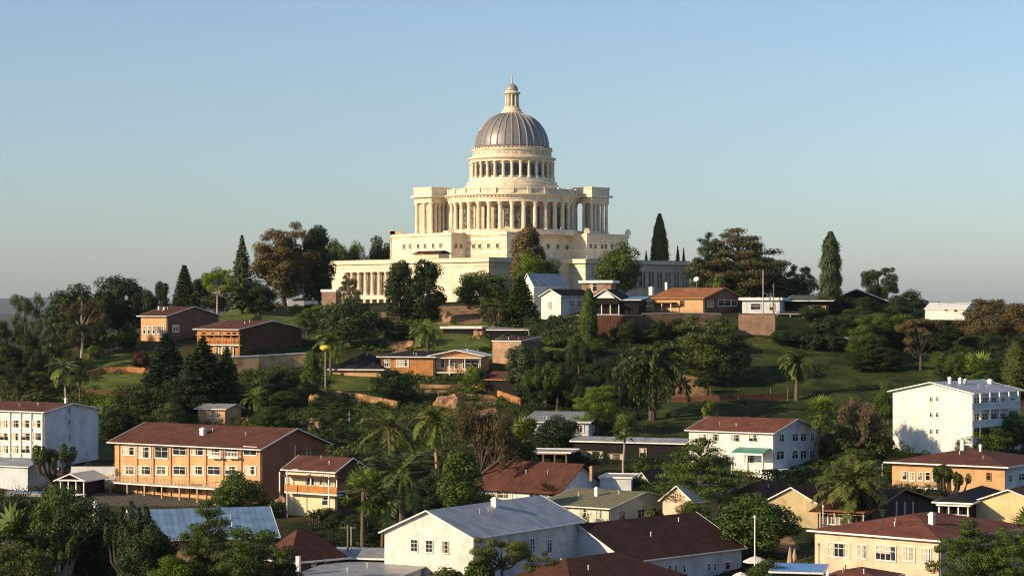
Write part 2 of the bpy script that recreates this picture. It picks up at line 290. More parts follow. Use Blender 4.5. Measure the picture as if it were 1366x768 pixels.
def tree_mesh(kind, seed):
    rng = np.random.default_rng(seed*17+sum(map(ord, kind))); t = MB(); H = 10.; out = None
    def limbs(targets, z0, r0, top=None):
        for (x,y,z) in targets:
            zz = z0+(z-z0)*rng.uniform(.1,.45)
            t.tube([(0,0,zz*.9),(x*.45,y*.45,zz+(z-zz)*.55),(x*.92,y*.92,z)], [r0*.55,r0*.35,r0*.12], 5, False)
    if kind == 'round':            # dense broadleaf, H 10, R 4.5
        bl = []
        for i in range(58):
            d = unit(rng.normal(size=3)); q = .62+.38*rng.random()
            z = 5.2+d[2]*4.0*q; s = rng.uniform(.85,1.6)
            if z < 1.6: z = 1.6+rng.random()
            bl.append((d[0]*3.5*q, d[1]*3.5*q, z, s, s, s*.78))
        bl.append((0,0,5,2.8,2.8,3.0))
        out = blob_leaves(rng, bl, 15000, .31); t.tube([(0,0,-1),(.1,0,2),(0,.1,5),(0,0,7.5)], [.42,.3,.24,.08])
        limbs([b[:3] for b in bl[:14]], 2.2, .26)
    elif kind == 'loose':          # open broadleaf, gaps, visible limbs
        bl = []
        for i in range(46):
            d = unit(rng.normal(size=3)); q = .55+.5*rng.random(); z = 5.9+d[2]*3.8*q; s = rng.uniform(.5,1.2)
            if z < 2.6: z = 2.6+rng.random()
            bl.append((d[0]*3.9*q, d[1]*3.9*q, z, s, s, s*.6))
        out = blob_leaves(rng, bl, 11500, .25, .5, .55, 0, .42); t.tube([(0,0,-1),(.25,.1,2.2),(0,.2,4.5),(.2,0,8)], [.33,.24,.17,.06])
        limbs([b[:3] for b in bl], 2.4, .2)
    elif kind == 'wispy':          # fine drooping foliage like a gum or casuarina
        bl = []
        for i in range(34):
            d = unit(rng.normal(size=3)); q = .5+.55*rng.random(); z = 5.9+d[2]*3.9*q; s = rng.uniform(.5,1.15)
            bl.append((d[0]*3.6*q, d[1]*3.6*q, max(z,2.2), s, s, s*.9))
        out = blob_leaves(rng, bl, 13500, .34, .22, .4, .7, .55); t.tube([(0,0,-1),(.3,.1,2.5),(-.1,.2,5),(.2,0,8.6)], [.27,.2,.15,.05])
        limbs([b[:3] for b in bl[:9]], 3.2, .13)
    elif kind == 'oval':           # dense tall evergreen, H 10, R 2.6
        bl = []
        for i in range(42):
            z = 1.2+8.2*(i+rng.random())/42; prof = 2.1*(sin(pi*min(1,(z-.3)/9.9)**.8))**.7; a = rng.random()*2*pi; s = rng.uniform(.6,1.05)
            bl.append((cos(a)*prof*.72, sin(a)*prof*.72, z, s, s, s*1.2))
        out = blob_leaves(rng, bl, 13000, .26); t.tube([(0,0,-1),(0,0,8)], [.35,.1])
    elif kind == 'fir':            # layered conifer, H 10, R 2.9
        P = []; Nn = []; T = []; U = []
        lev = np.linspace(.10, .985, 26)
        for l in lev:
            z = l*H; rad = 2.9*(1-l)**.82+.08; nb = 9 if l < .8 else 6; a0 = rng.random()*6
            for b in range(nb):
                a = a0+2*pi*b/nb+rng.normal()*.15; ln = rad*rng.uniform(.75,1.12); n = int(24*ln)+6; s = rng.random(n)**.7
                wd = .42*ln*(1-s*.75)*rng.normal(size=n)*.55
                x = cos(a)*ln*s-sin(a)*wd; y = sin(a)*ln*s+cos(a)*wd; zz = z-.28*ln*s+.16*ln*s*s+rng.normal(size=n)*.07
                P.append(np.stack([x,y,zz],1)); Nn.append(np.tile([cos(a)*.5,sin(a)*.5,.8],(n,1))+rng.normal(size=(n,3))*.45)
                U.append(np.tile([cos(a),sin(a),-.1],(n,1))); T.append(.25+.3*rng.random()+.35*rng.random(n))
                t.tube([(0,0,z),(cos(a)*ln*.9,sin(a)*ln*.9,z-.14*ln)], [.05,.015], 4, False)
        P = np.concatenate(P); V, Q = quads(rng, P, np.concatenate(Nn), .42, .20, np.concatenate(U)); out = (V, Q, np.concatenate(T)); t.tube([(0,0,-1),(0,0,9.9)], [.26,.03])
    elif kind == 'araucaria':      # tiered, open conifer
        P = []; Nn = []; T = []; U = []
        for l in np.linspace(.10, .98, 19):
            z = l*H; rad = 2.7*(1-l)**.75+.12; nb = 9; a0 = rng.random()*6
            for b in range(nb):
                a = a0+2*pi*b/nb+rng.normal()*.1; ln = rad*rng.uniform(.85,1.1); n = int(64*ln)+8; s = rng.random(n)
                wd = (.12+.17*ln)*rng.normal(size=n)*(1.1-s*.5)
                x = cos(a)*ln*s-sin(a)*wd; y = sin(a)*ln*s+cos(a)*wd; zz = z-.16*ln*s+.22*ln*s*s-.02+rng.normal(size=n)*.12
                P.append(np.stack([x,y,zz],1)); Nn.append(np.tile([0,0,1.],(n,1))+rng.normal(size=(n,3))*.5)
                U.append(np.tile([cos(a),sin(a),.3],(n,1))); T.append(.2+.25*rng.random()+.4*rng.random(n))
                t.tube([(0,0,z),(cos(a)*ln*.95,sin(a)*ln*.95,z+.17*ln)], [.06,.02], 4, False)
        P = np.concatenate(P); V, Q = quads(rng, P, np.concatenate(Nn), .36, .18, np.concatenate(U)); out = (V, Q, np.concatenate(T)); t.tube([(0,0,-1),(0,0,9.8)], [.24,.03])
    elif kind in ('cypress', 'poplar'):
        n = 17000; z = rng.random(n)*9.7+.25; u = z/10
        R0 = 1.25 if kind == 'cypress' else 1.5
        pr = R0*np.where(u < .35, .72+.28*np.sin(u/.35*pi/2), np.cos((u-.35)/.66*pi/2)**(.62 if kind == 'cypress' else .60))
        a = rng.random(n)*2*pi; pr = pr*(1+(.16 if kind == 'poplar' else 0)*np.sin(z*3.1+2*np.sin(a*2))+.14*np.sin(a*3+z*1.7)*np.sin(z*2.3+a)+.10*np.sin(z*5+a*5)+(.12*np.sin(a*2+z*.9) if kind == 'poplar' else 0))
        rr = pr*(1-rng.normal(size=n)*(.12 if kind == 'cypress' else .19)); P = np.stack([rr*np.cos(a), rr*np.sin(a), z],1)
        Nn = np.stack([np.cos(a), np.sin(a), .25*np.ones(n)],1)+rng.normal(size=(n,3))*.4
        V, Q = quads(rng, P, Nn, .28, .14 if kind == 'cypress' else .17, np.tile([0,0,1.],(n,1))); out = (V, Q, .2+.3*(np.sin(a*3+z*1.7)*.5+.5)+.35*rng.random(n)); t.tube([(0,0,-1),(0,0,8)], [.25,.06])
    elif kind == 'cedar':          # flat spreading pads, H 10, R 6
        bl = []
        for i, (z, rad, nb) in enumerate(((2.6,5.0,13),(3.9,5.6,17),(5.2,5.2,16),(6.4,4.4,13),(7.5,3.4,10),(8.6,2.2,7),(9.5,.9,3))):
            for b in range(nb):
                a = 2*pi*(b+rng.random()*.8)/nb+i; q = rad*rng.uniform(.45,1.0); s = rng.uniform(.9,1.6)*(1.1-i*.06)
                bl.append((cos(a)*q, sin(a)*q, z+rng.normal()*.25, s*1.15, s*1.15, s*.42))
        out = blob_leaves(rng, bl, 24000, .28, .4, .65, 0, .5); t.tube([(0,0,-1),(.2,0,2),(-.1,.1,5),(0,0,9.2)], [.55,.42,.28,.08], 8)
        for b in bl[::2]: t.tube([(0,0,b[2]-1.0),(b[0]*.5,b[1]*.5,b[2]-.35),(b[0],b[1],b[2]-.05)], [.16,.1,.03], 4, False)
    elif kind == 'umbrella':       # stone pine, crown on bare trunk
        bl = []
        for i in range(26):
            a = rng.random()*2*pi; q = 4.2*math.sqrt(rng.random()); z = 8.2-(q/4.2)**2*1.3+rng.normal()*.35-(1.6 if rng.random() < .3 else 0); s = rng.uniform(.8,1.4)
            bl.append((cos(a)*q, sin(a)*q, z, s, s, s*.5))
        out = blob_leaves(rng, bl, 11000, .26, .45, .7); t.tube([(0,0,-1),(.3,0,2),(.1,.2,4.6)], [.34,.27,.2])
        for b in bl: t.tube([(.1,.2,4.2+rng.random()),(b[0]*.5,b[1]*.5,b[2]-1.5),(b[0],b[1],b[2]-.2)], [.14,.09,.04], 4, False)
    elif kind == 'pompom':         # cloud-like foreground pine, lumpy bright tufts
        bl = []
        for i in range(60):
            d = unit(rng.normal(size=3)); q = .55+.5*rng.random(); z = max(2.0, 5.4+d[2]*4.1*q); s = rng.uniform(.45,.95)
            bl.append((d[0]*4.0*q*(1.05-z*.045), d[1]*4.0*q*(1.05-z*.045), z, s, s, s*.7))
        bl.append((0,0,5,2.,2.,2.4))
        out = blob_leaves(rng, bl, 17000, .22, .45, .8); t.tube([(0,0,-1),(.1,0,3),(0,0,7)], [.35,.24,.08]); limbs([b[:3] for b in bl[:16]], 1.8, .2)
    elif kind == 'weeping':
        bl = []
        for i in range(34):
            a = rng.random()*2*pi; q = 3.9*math.sqrt(rng.random()); z = 8.4-(q/3.9)**2*3.6-rng.random()*.8; s = rng.uniform(.8,1.3)
            bl.append((cos(a)*q, sin(a)*q, z, s*.8, s*.8, s*1.15))
        out = blob_leaves(rng, bl, 14000, .46, .22, .6, 2.2, .35); t.tube([(0,0,-1),(.1,0,3),(0,0,7)], [.4,.3,.1])
    elif kind == 'shaggy':         # big arching feathery tree, sprays hanging from a crown centre
        P = []; U = []; Nn = []; T = []
        for f in range(60):
            a = rng.random()*2*pi; e = rng.uniform(-.5,1.45); ln = rng.uniform(3.6,5.4); p = np.array([0,0,5.2+rng.normal()*.5]); tn = rng.random(); pts = [tuple(p)]
            for s in range(11):
                d = np.array([cos(a)*cos(e), sin(a)*cos(e), sin(e)]); p = p+d*ln/11; e -= .17; pts.append(tuple(p)); n = 16
                P.append(p+rng.normal(size=(n,3))*.13); U.append(np.tile(d,(n,1))+np.array([0,0,-.7])); Nn.append(rng.normal(size=(n,3))*.6+np.array([cos(a)*.4,sin(a)*.4,.5])); T.append(.05+.6*tn+.35*rng.random(n))
            t.tube([pts[0],pts[5],pts[10]], [.07,.04,.02], 4, False)
        V, Q = quads(rng, np.concatenate(P), np.concatenate(Nn), .46, .15, np.concatenate(U)); out = (V, Q, np.concatenate(T)); t.tube([(0,0,-1),(0,0,2.5),(0,0,5.4)], [.42,.36,.3])
    elif kind == 'twiggy':         # nearly bare crown of fine twigs
        P = []; U = []; T = []
        def grow(p, d, ln, r, lv):
            q = p+d*ln; t.tube([tuple(p), tuple(q)], [r, r*.65], 4, False) if lv < 4 else None
            if lv >= 3:
                n = 9; s = rng.random(n)[:,None]; P.append(p+(q-p)*s+rng.normal(size=(n,3))*.12); U.append(np.tile(d,(n,1))+rng.normal(size=(n,3))*.5); T.append(rng.random(n))
            if lv < 5:
                for _ in range(4 if lv < 4 else 3): grow(p+d*ln*rng.uniform(.6,1), unit(d+rng.normal(size=3)*.48+np.array([0,0,.12])), ln*rng.uniform(.6,.78), r*.55, lv+1)
        for _ in range(5): grow(np.array([0,0,1.6]), unit(np.array([rng.normal()*.6, rng.normal()*.6, .9])), 2.6, .17, 1)
        P = np.concatenate(P); V, Q = quads(rng, P, rng.normal(size=P.shape), .4, .09, np.concatenate(U)); out = (V, Q, np.concatenate(T)); t.tube([(0,0,-1),(0,0,1.8)], [.3,.22])
    elif kind == 'flattop':        # acacia: forked pale limbs, thin flat crown
        bl = []
        for i in range(30):
            a = rng.random()*2*pi; q = 4.3*math.sqrt(rng.random()); z = 8.3-(q/4.3)**2*1.5+rng.normal()*.4; s = rng.uniform(.8,1.4)
            bl.append((cos(a)*q, sin(a)*q, z, s, s, s*.6))
        for i in range(7): a = rng.random()*6.3; bl.append((cos(a)*2.4, sin(a)*2.4, rng.uniform(3.2,5.5), .8, .8, .6))
        out = blob_leaves(rng, bl, 13000, .30, .45, .6, 0, .4)
        t.tube([(0,0,-1),(.1,0,1.5),(0,0,3)], [.3,.24,.2])
        for b in bl: t.tube([(0,0,2.2+rng.random()),(b[0]*.35,b[1]*.35,b[2]*.6),(b[0],b[1],b[2]-.2)], [.09,.07,.03], 4, False)
    elif kind in ('feather', 'date'):  # feather palm H 10 ; date = thick skirted crown
        P = []; U = []; Nn = []; T = []; nf = 26 if kind == 'feather' else 50; top = np.array([.35,.1,7.6 if kind == 'feather' else 6.6])
        for f in range(nf):
            a = rng.random()*2*pi; e = rng.uniform(-.5,1.35) if kind == 'feather' else rng.uniform(-1.0,1.4); ln = rng.uniform(2.9,3.7); p = top.copy(); bend = rng.uniform(.075,.13); tn = rng.random(); pts = [tuple(p)]
            dead = kind == 'date' and e < -.45
            for s in range(15):
                d = np.array([cos(a)*cos(e), sin(a)*cos(e), sin(e)]); p = p+d*ln/15; e = max(e-bend, -1.5); pts.append(tuple(p)); sd = np.array([-sin(a), cos(a), 0])
                w = .62*sin(pi*min(1,(s+1.5)/16))+.08
                for sg in (-1,1):
                    for k in (0,.5):
                        P.append(p+d*ln/15*k+sd*sg*w*.5+np.array([0,0,-.16*w])); U.append(sd*sg+d*.7+np.array([0,0,-.35])); Nn.append(np.cross(sd*sg,d)*sg+rng.normal(size=3)*.25); T.append((.2+.4*tn+.4*rng.random())*(1 if not dead else .1)); 
            t.tube([pts[0],pts[5],pts[10],pts[14]], [.06,.045,.03,.015], 4, False)
        P = np.array(P); nL = np.array([.72]*len(P)); V, Q = quads(rng, P, np.array(Nn), nL, .11, np.array(U)*4); out = (V, Q, np.array(T))
        if kind == 'feather': t.tube([(0,0,-1),(.05,0,2.5),(.2,.05,5.5),(.35,.1,7.7)], [.24,.18,.15,.17], 8)
        else: t.tube([(0,0,-1),(.1,0,2.5),(.3,.1,6.2),(.35,.1,6.8)], [.36,.29,.32,.4], 9)
    elif kind == 'fan':            # fan palm H 10
        P = []; U = []; Nn = []; T = []; L = []; top = np.array([.2,0,7.9])
        for f in range(38):
            a = rng.random()*2*pi; e = rng.uniform(-1.0,1.3); d = np.array([cos(a)*cos(e), sin(a)*cos(e), sin(e)]); pl = rng.uniform(.9,1.5); q = top+d*pl; q[2] -= .15; tn = rng.random(); sd = np.array([-sin(a), cos(a), 0]); nn = np.cross(d, sd)
            t.tube([tuple(top), tuple(q)], [.05,.03], 4, False)
            for k in range(13):
                th = (k-6)/6*1.75; dd = d*cos(th)+sd*sin(th)-np.array([0,0,.25*abs(th)+.12]); dd /= np.linalg.norm(dd); ll = 1.15
                P.append(q+dd*ll*.5); U.append(dd*6); Nn.append(nn+rng.normal(size=3)*.25); T.append((.25+.35*tn+.4*rng.random())*(1 if e > -.5 else .3)); L.append(ll)
        V, Q = quads(rng, np.array(P), np.array(Nn), np.array(L), .2, np.array(U)); out = (V, Q, np.array(T)); t.tube([(0,0,-1),(-.1,0,2.5),(.1,.05,5),(.2,0,8)], [.24,.17,.15,.19], 9)
    elif kind == 'cycad':          # stemless rosette H 10 R 10 unit, scaled small
        P = []; U = []; Nn = []; T = []
        for f in range(40):
            a = rng.random()*2*pi; e = rng.uniform(.05,1.4); p = np.array([0,0,1.]); tn = rng.random(); ln = 9.
            for s in range(14):
                d = np.array([cos(a)*cos(e), sin(a)*cos(e), sin(e)]); p = p+d*ln/14; e -= .075; sd = np.array([-sin(a),cos(a),0]); w = 1.7*sin(pi*min(1,(s+2)/16))+.2
                for sg in (-1,1): P.append(p+sd*sg*w*.5); U.append((sd*sg+d*.9)*4); Nn.append(np.cross(sd*sg,d)*sg+rng.normal(size=3)*.2); T.append(.2+.4*tn+.4*rng.random())
        V, Q = quads(rng, np.array(P), np.array(Nn), 2.3, .5, np.array(U)); out = (V, Q, np.array(T)); t.tube([(0,0,-3),(0,0,2)], [1.,.7], 8)
    elif kind == 'banana':         # clump of broad upright leaves H 10 R 5
        P = []; U = []; Nn = []; T = []
        for st in range(5):
            bx, by = rng.normal(size=2)*2; hh = rng.uniform(3,5); t.tube([(bx,by,-1),(bx,by,hh)], [.5,.3], 6)
            for f in range(8):
                a = rng.random()*2*pi; e = rng.uniform(.5,1.4); p = np.array([bx,by,hh*.9]); tn = rng.random()
                for s in range(7):
                    d = np.array([cos(a)*cos(e), sin(a)*cos(e), sin(e)]); p = p+d*.75; e -= .2; sd = np.array([-sin(a),cos(a),0])
                    P.append(p.copy()); U.append(d*6); Nn.append(np.cross(sd,d)+rng.normal(size=3)*.15); T.append(.3+.4*tn+.2*rng.random())
        V, Q = quads(rng, np.array(P), -np.array(Nn), 1.5, 1.5, np.array(U)); out = (V, Q, np.array(T))
    elif kind == 'candelabra':     # upright clubbed arms
        bl = []
        for i in range(20):
            a = rng.random()*2*pi; q = 3.4*math.sqrt(rng.random()); z = rng.uniform(6.2,8.6); s = rng.uniform(.55,.9)
            bl.append((cos(a)*q, sin(a)*q, z, s*.8, s*.8, s*1.7)); t.tube([(0,0,1+rng.random()*2),(cos(a)*q*.8,sin(a)*q*.8,4),(cos(a)*q,sin(a)*q,z)], [.3,.22,.12], 6, False)
        out = blob_leaves(rng, bl, 6500, .34, .5, .9, 0, .12); t.tube([(0,0,-1),(0,0,3)], [.5,.4])
    elif kind == 'shrub':          # H 10 R 6, scaled to 1-3 m
        bl = []
        for i in range(24):
            d = unit(rng.normal(size=3)); q = .5+.5*rng.random(); s = rng.uniform(1.6,2.9); bl.append((d[0]*4*q, d[1]*4*q, max(2.0, 4.6+d[2]*3.4*q), s, s, s*.9))
        out = blob_leaves(rng, bl, 4200, .95, .6, .7); t.tube([(0,0,-3),(0,0,4)], [.6,.3])
    V, Q, T = out
    cr = mesh_np('crown', V, Q, T)
    me = bpy.data.meshes.new('trunk'); me.from_pydata(t.v, [], t.f); me.materials.append(MATS['bark']); me.update()
    cr.materials.append(MATS['lf_green'])
    v = V.reshape(-1,3); rad = float(np.percentile(np.hypot(v[:,0], v[:,1]), 98)); top = float(v[:,2].max())
    return cr, me, rad, top
PROTO = {}
NVAR = dict(round=8, loose=5, wispy=4, oval=3, fir=3, cedar=3, pompom=3, feather=4, fan=3, date=2, shrub=5, weeping=2)
NAMES = dict(round='broadleaf_tree', loose='broadleaf_tree', wispy='feathery_tree', oval='evergreen_tree', fir='conifer_tree', araucaria='tiered_conifer', cypress='cypress_tree', poplar='poplar_tree', cedar='cedar_tree',
  umbrella='umbrella_pine', pompom='pine_tree', weeping='weeping_tree', shaggy='shaggy_tree', twiggy='bare_twig_tree', flattop='flat_topped_tree', feather='feather_palm', date='date_palm', fan='fan_palm', cycad='cycad_plant', banana='banana_plant', candelabra='candelabra_tree', shrub='shrub')
CATS = dict(feather='palm tree', date='palm tree', fan='palm tree', cycad='cycad', banana='banana plant', shrub='shrub')
tcount = 0
def tree(kind, px, base, top, width, mat, label, group=None, Y=None, lean=0., bark=None):
    global tcount; tcount += 1
    v = tcount % NVAR.get(kind, 1)
    if (kind, v) not in PROTO: PROTO[(kind, v)] = tree_mesh(kind, v+1)
    cr, tr, rad, tp = PROTO[(kind, v)]
    if Y is None: Y = hit(px, base) or 600
    x = (px-CX)/F*Y; z = tz(x, Y); h = ZC+(HY-top)/F*Y-z; w = width/F*Y
    if h < .5: print('TREE LOW', label, Y, h); h = .5
    e = empty(NAMES[kind], (x, Y, z), random.random()*6.28, label, CATS.get(kind, 'tree'), group)
    s = w/2/rad; palm = kind in ('feather','fan','date')
    if not palm: e.scale = (s, s, h/tp)
    if lean: e.rotation_euler = (0, lean, 0)
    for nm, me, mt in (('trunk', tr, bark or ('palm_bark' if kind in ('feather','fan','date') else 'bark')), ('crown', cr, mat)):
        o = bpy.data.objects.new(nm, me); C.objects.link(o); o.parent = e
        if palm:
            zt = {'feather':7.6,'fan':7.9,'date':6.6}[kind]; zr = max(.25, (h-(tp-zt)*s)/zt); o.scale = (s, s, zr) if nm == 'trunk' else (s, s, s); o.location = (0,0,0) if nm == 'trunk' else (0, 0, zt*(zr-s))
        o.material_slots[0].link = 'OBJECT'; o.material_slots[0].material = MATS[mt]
    return e
# ---------------------------------------------------------------- houses
FOOT = []
class House:
    def __init__(s, name, cx, base, pxL, pxR, eave, peak, roof='gx', wall='white_wall', rmat='roof_brown', label='', cat='house', th=35, over=.5, fascia='white_paint', Y=None, gable=None, floor=None, group=None, thick=.10, W=None):
        s.th = R(th); s.Y = Y or hit(cx, base) or 300; x, _, z = wp(cx, base, s.Y); s.x, s.z = x, z
        c, sn = cos(s.th), sin(s.th); s.c, s.s = c, sn
        a = (pxL-CX)/F; s.L = (x-a*s.Y)/(c+a*sn)
        a = (pxR-CX)/F; s.W = (a*s.Y-x)/(sn-a*c)
        if W: s.W = W
        if not (1.5 < s.W < 24) or not (1 < s.L < 40): print('!!SIZE', name, label, round(s.L,1), round(s.W,1)); s.W = (7. if s.W < 1.5 or s.W > 60 else 22.) if not (1.5 < s.W < 24) else s.W
        s.ze = (HY-eave)/F*s.Y+ZC-z
        if roof == 'gx': Ym = s.Y+s.W/2*c
        elif roof == 'gy': Ym = s.Y+s.L/2*sn
        else: Ym = s.Y+s.W/2*c+s.L/2*sn
        s.zr = (HY-peak)/F*Ym+ZC-z if peak is not None else s.ze+.3
        print('%-22s L=%.1f W=%.1f eave=%.1f ridge=%.1f Y=%.0f' % (name, s.L, s.W, s.ze, s.zr, s.Y))
        FOOT.append([s.w(-s.L-1, -1), s.w(1, -1), s.w(1, s.W+1), s.w(-s.L-1, s.W+1)])
        s.goff = .03 if gable else 0.
        s.root = empty(name, (x, s.Y, z), -s.th, label, cat, group)
        L, W, ze, zr = s.L, s.W, s.ze, s.zr; m = MB(); rf = MB(); fa = MB(); s.roof = roof; s.rmat = rmat
        if roof in ('gx', 'gy'):
            A, B, fn = (L, W, lambda a,b,z: (-L+a, b, z)) if roof == 'gx' else (W, L, lambda a,b,z: (-L+b, a, z))
            m.extr([(0,-2),(B,-2),(B,ze),(B/2,zr),(0,ze)], 0, A, fn); k = (zr-ze)/(B/2); o = over; t = thick
            rf.extr([(-o,ze-k*o+t),(B/2,zr+t),(B+o,ze-k*o+t),(B+o,ze-k*o+.01),(B/2,zr+.01),(-o,ze-k*o+.01)], -o, A+o, fn)
            for a0, a1 in ((-o-.07, -o-.003), (A+o+.003, A+o+.07)):
                fa.extr([(-o,ze-k*o+t+.03),(B/2,zr+t+.03),(B+o,ze-k*o+t+.03),(B+o,ze-k*o-.04),(B/2,zr-.04),(-o,ze-k*o-.04)], a0, a1, fn)
            for b0, b1 in ((-o-.1, -o-.003), (B+o+.003, B+o+.1)):
                fa.extr([(b0,ze-k*o-.05),(b1,ze-k*o-.05),(b1,ze-k*o+t),(b0,ze-k*o+t)], -o-.07, A+o+.07, fn)
            s.k, s.B = k, B
        elif roof == 'hip':
            m.box(-L, 0, 0, W, -2, ze); o = over; B = min(L, W); k = (zr-ze)/(B/2); z0 = ze-k*o; q = B/2+o
            X0, X1, Y0, Y1 = -L-o, o, -o, W+o
            r = [(X0+q, W/2), (X1-q, W/2)] if L >= W else [(-L/2, Y0+q), (-L/2, Y1-q)]
            t = thick; v = [(X0,Y0,z0),(X1,Y0,z0),(X1,Y1,z0),(X0,Y1,z0)]; v = [(a,b,c_+.01) for a,b,c_ in v]+[(a,b,c_+t) for a,b,c_ in v]+[(r[0][0],r[0][1],zr+t),(r[1][0],r[1][1],zr+t)]
            f = [(0,3,2,1),(0,1,5,4),(1,2,6,5),(2,3,7,6),(3,0,4,7)]
            f += [(4,5,9,8),(6,7,8,9),(5,6,9),(7,4,8)] if L >= W else [(4,5,8),(5,6,9,8),(6,7,9),(7,4,8,9)]
            rf.add(v, f)
            for x0,x1,y0,y1 in ((X0-.1,X1+.1,Y0-.1,Y0-.003),(X0-.1,X1+.1,Y1+.003,Y1+.1),(X0-.1,X0-.003,Y0,Y1),(X1+.003,X1+.1,Y0,Y1)): fa.box(x0,x1,y0,y1,z0-.1,z0+t)
        elif roof == 'flat':
            m.box(-L, 0, 0, W, -2, ze); o = over; rf.box(-L-o, o, -o, W+o, ze, ze+thick); t = max(.25, zr-ze)
            for x0,x1,y0,y1 in ((-L-o-.1,o+.1,-o-.1,-o-.003),(-L-o-.1,o+.1,W+o+.003,W+o+.1),(-L-o-.1,-L-o-.003,-o,W+o),(o+.003,o+.1,-o,W+o)): fa.box(x0,x1,y0,y1,ze-.05,ze+t)
        elif roof == 'shed':   # high at the back
            m.add([(-L,0,-2),(0,0,-2),(0,W,-2),(-L,W,-2),(-L,0,ze),(0,0,ze),(0,W,zr),(-L,W,zr)], [(0,3,2,1),(4,5,6,7),(0,1,5,4),(1,2,6,5),(2,3,7,6),(3,0,4,7)])
            k = (zr-ze)/W; o = over; fn = lambda a,b,z: (-L+a, b, z); rf.extr([(-o,ze-k*o+thick),(W+o,zr+k*o+thick),(W+o,zr+k*o+.01),(-o,ze-k*o+.01)], -o, L+o, fn)
            fa.box(-L-o, o, -o-.1, -o-.003, ze-k*o-.08, ze-k*o+thick+.02)
            for a0, a1 in ((-o-.07,-o-.003),(L+o+.003,L+o+.07)): fa.extr([(-o,ze-k*o+thick+.03),(W+o,zr+k*o+thick+.03),(W+o,zr+k*o-.05),(-o,ze-k*o-.05)], a0, a1, fn)
        s.wall = m.build('wall', wall, s.root); s.rf = rf.build('roof', rmat, s.root)
        if fascia and fa.v: fa.build('fascia', fascia, s.rf)
        if L > 6 and W > 5 and roof != 'flat' and wall != 'dark_void':
            q = MB().tube([(.09+s.goff,.25,-1.5),(.09+s.goff,.25,ze-.1)], [.05,.05], 6).build('downpipe', 'pole_grey', s.root)
            for i in range(2):
                lx, ly = -L*random.uniform(.2,.8), W*random.uniform(.15,.4)
                if roof == 'gy': lx = -L*random.uniform(.12,.4); ly = W*random.uniform(.2,.8)
                hz = ze+(zr-ze)*({'gx':min(ly,W-ly)/(W/2),'gy':min(-lx,L+lx)/(L/2),'hip':min(ly,W-ly,-lx,L+lx)/(min(L,W)/2),'shed':ly/W}[roof]); MB().tube([(lx,ly,hz-.1),(lx,ly,hz+.55)], [.06,.06], 7).tube([(lx,ly,hz+.5),(lx,ly,hz+.62)], [.1,.1], 7).build('vent_pipe', random.choice(['pole_grey','white_metal']), s.rf)
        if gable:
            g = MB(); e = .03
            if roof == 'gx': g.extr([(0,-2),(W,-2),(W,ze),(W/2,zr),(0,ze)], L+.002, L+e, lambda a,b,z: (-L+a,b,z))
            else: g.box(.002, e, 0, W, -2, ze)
            g.build('side_wall', gable, s.root)  # on white houses the cooler side tone is shade put into the colour
    def w(s, lx, ly): return (s.x+lx*s.c+ly*s.s, s.Y-lx*s.s+ly*s.c)
    def loc(s, x, y):
        dx, dy = x-s.x, y-s.Y; return (dx*s.c-dy*s.s, dx*s.s+dy*s.c)
    def on(s, face, px, py, off=0.):
        a = (px-CX)/F
        if face == 'L':   # plane local y=-off
            x0, y0 = s.x-off*s.s, s.Y-off*s.c
            t = (x0-a*y0)/(s.c+a*s.s); Y = y0+t*s.s; return -t, (HY-py)/F*Y+ZC-s.z
        x0, y0 = s.x+off*s.c, s.Y-off*s.s
        t = (a*y0-x0)/(s.s-a*s.c); Y = y0+t*s.c; return t, (HY-py)/F*Y+ZC-s.z
    def fbox(s, m, face, u0, u1, z0, z1, d0, d1):
        if face == 'L': m.box(u0, u1, -d0, -d1, z0, z1)
        else: m.box(d0+s.goff, d1+s.goff, u0, u1, z0, z1)
    def win(s, face, lst, frame='white_paint', name='window', mull=1, fw=.09, bars=1):
        for it in lst:
            px, py, w, h = it[:4]; st = it[4] if len(it) > 4 else 'dark'
            u0, z = s.on(face, px-w/2, py); u1, _ = s.on(face, px+w/2, py); um, zz = s.on(face, px, py); hh = h/F*s.Y/2
            if u0 > u1: u0, u1 = u1, u0
            z0, z1 = zz-hh, zz+hh; m = MB(); e = .12
            s.fbox(m, face, u0, u1, z1-fw, z1, .002, e); s.fbox(m, face, u0, u1, z0, z0+fw, .002, e)
            s.fbox(m, face, u0, u0+fw, z0+fw, z1-fw, .002, e); s.fbox(m, face, u1-fw, u1, z0+fw, z1-fw, .002, e)
            for i in range(1, mull+1): c = u0+(u1-u0)*i/(mull+1); s.fbox(m, face, c-fw*.3, c+fw*.3, z0+fw, z1-fw, .004, e-.01)
            for i in range(1, bars+1): c = z0+(z1-z0)*(i/(bars+1) if bars > 1 else .62); s.fbox(m, face, u0+fw, u1-fw, c-fw*.28, c+fw*.28, .006, e-.02)
            s.fbox(m, face, u0-.05, u1+.05, z0-.07, z0-.003, .002, .14)
            o = m.build(name, frame, s.root); p = MB(); s.fbox(p, face, u0+fw, u1-fw, z0+fw, z1-fw, .002, .02)
            p.build('pane', {'dark':'glass_dark','cur':'glass_dark','mid':'glass_mid'}[st], o)
            if st != 'dark' or random.random() < .25:
                q = MB(); f = random.uniform(.25,.75) if st == 'cur' else random.uniform(.1,.35); f2 = random.uniform(0,.25); W_ = u1-u0-2*fw; zc_ = z0+fw if random.random() < .7 else z0+(z1-z0)*.45
                s.fbox(q, face, u0+fw, u0+fw+W_*f, zc_, z1-fw, .022, .032)
                q.build('curtain', 'curtain', o)
                if f2 > .08 and f+f2 < .98: q = MB(); s.fbox(q, face, u1-fw-W_*f2, u1-fw, zc_, z1-fw, .022, .032); q.build('curtain', 'curtain', o)
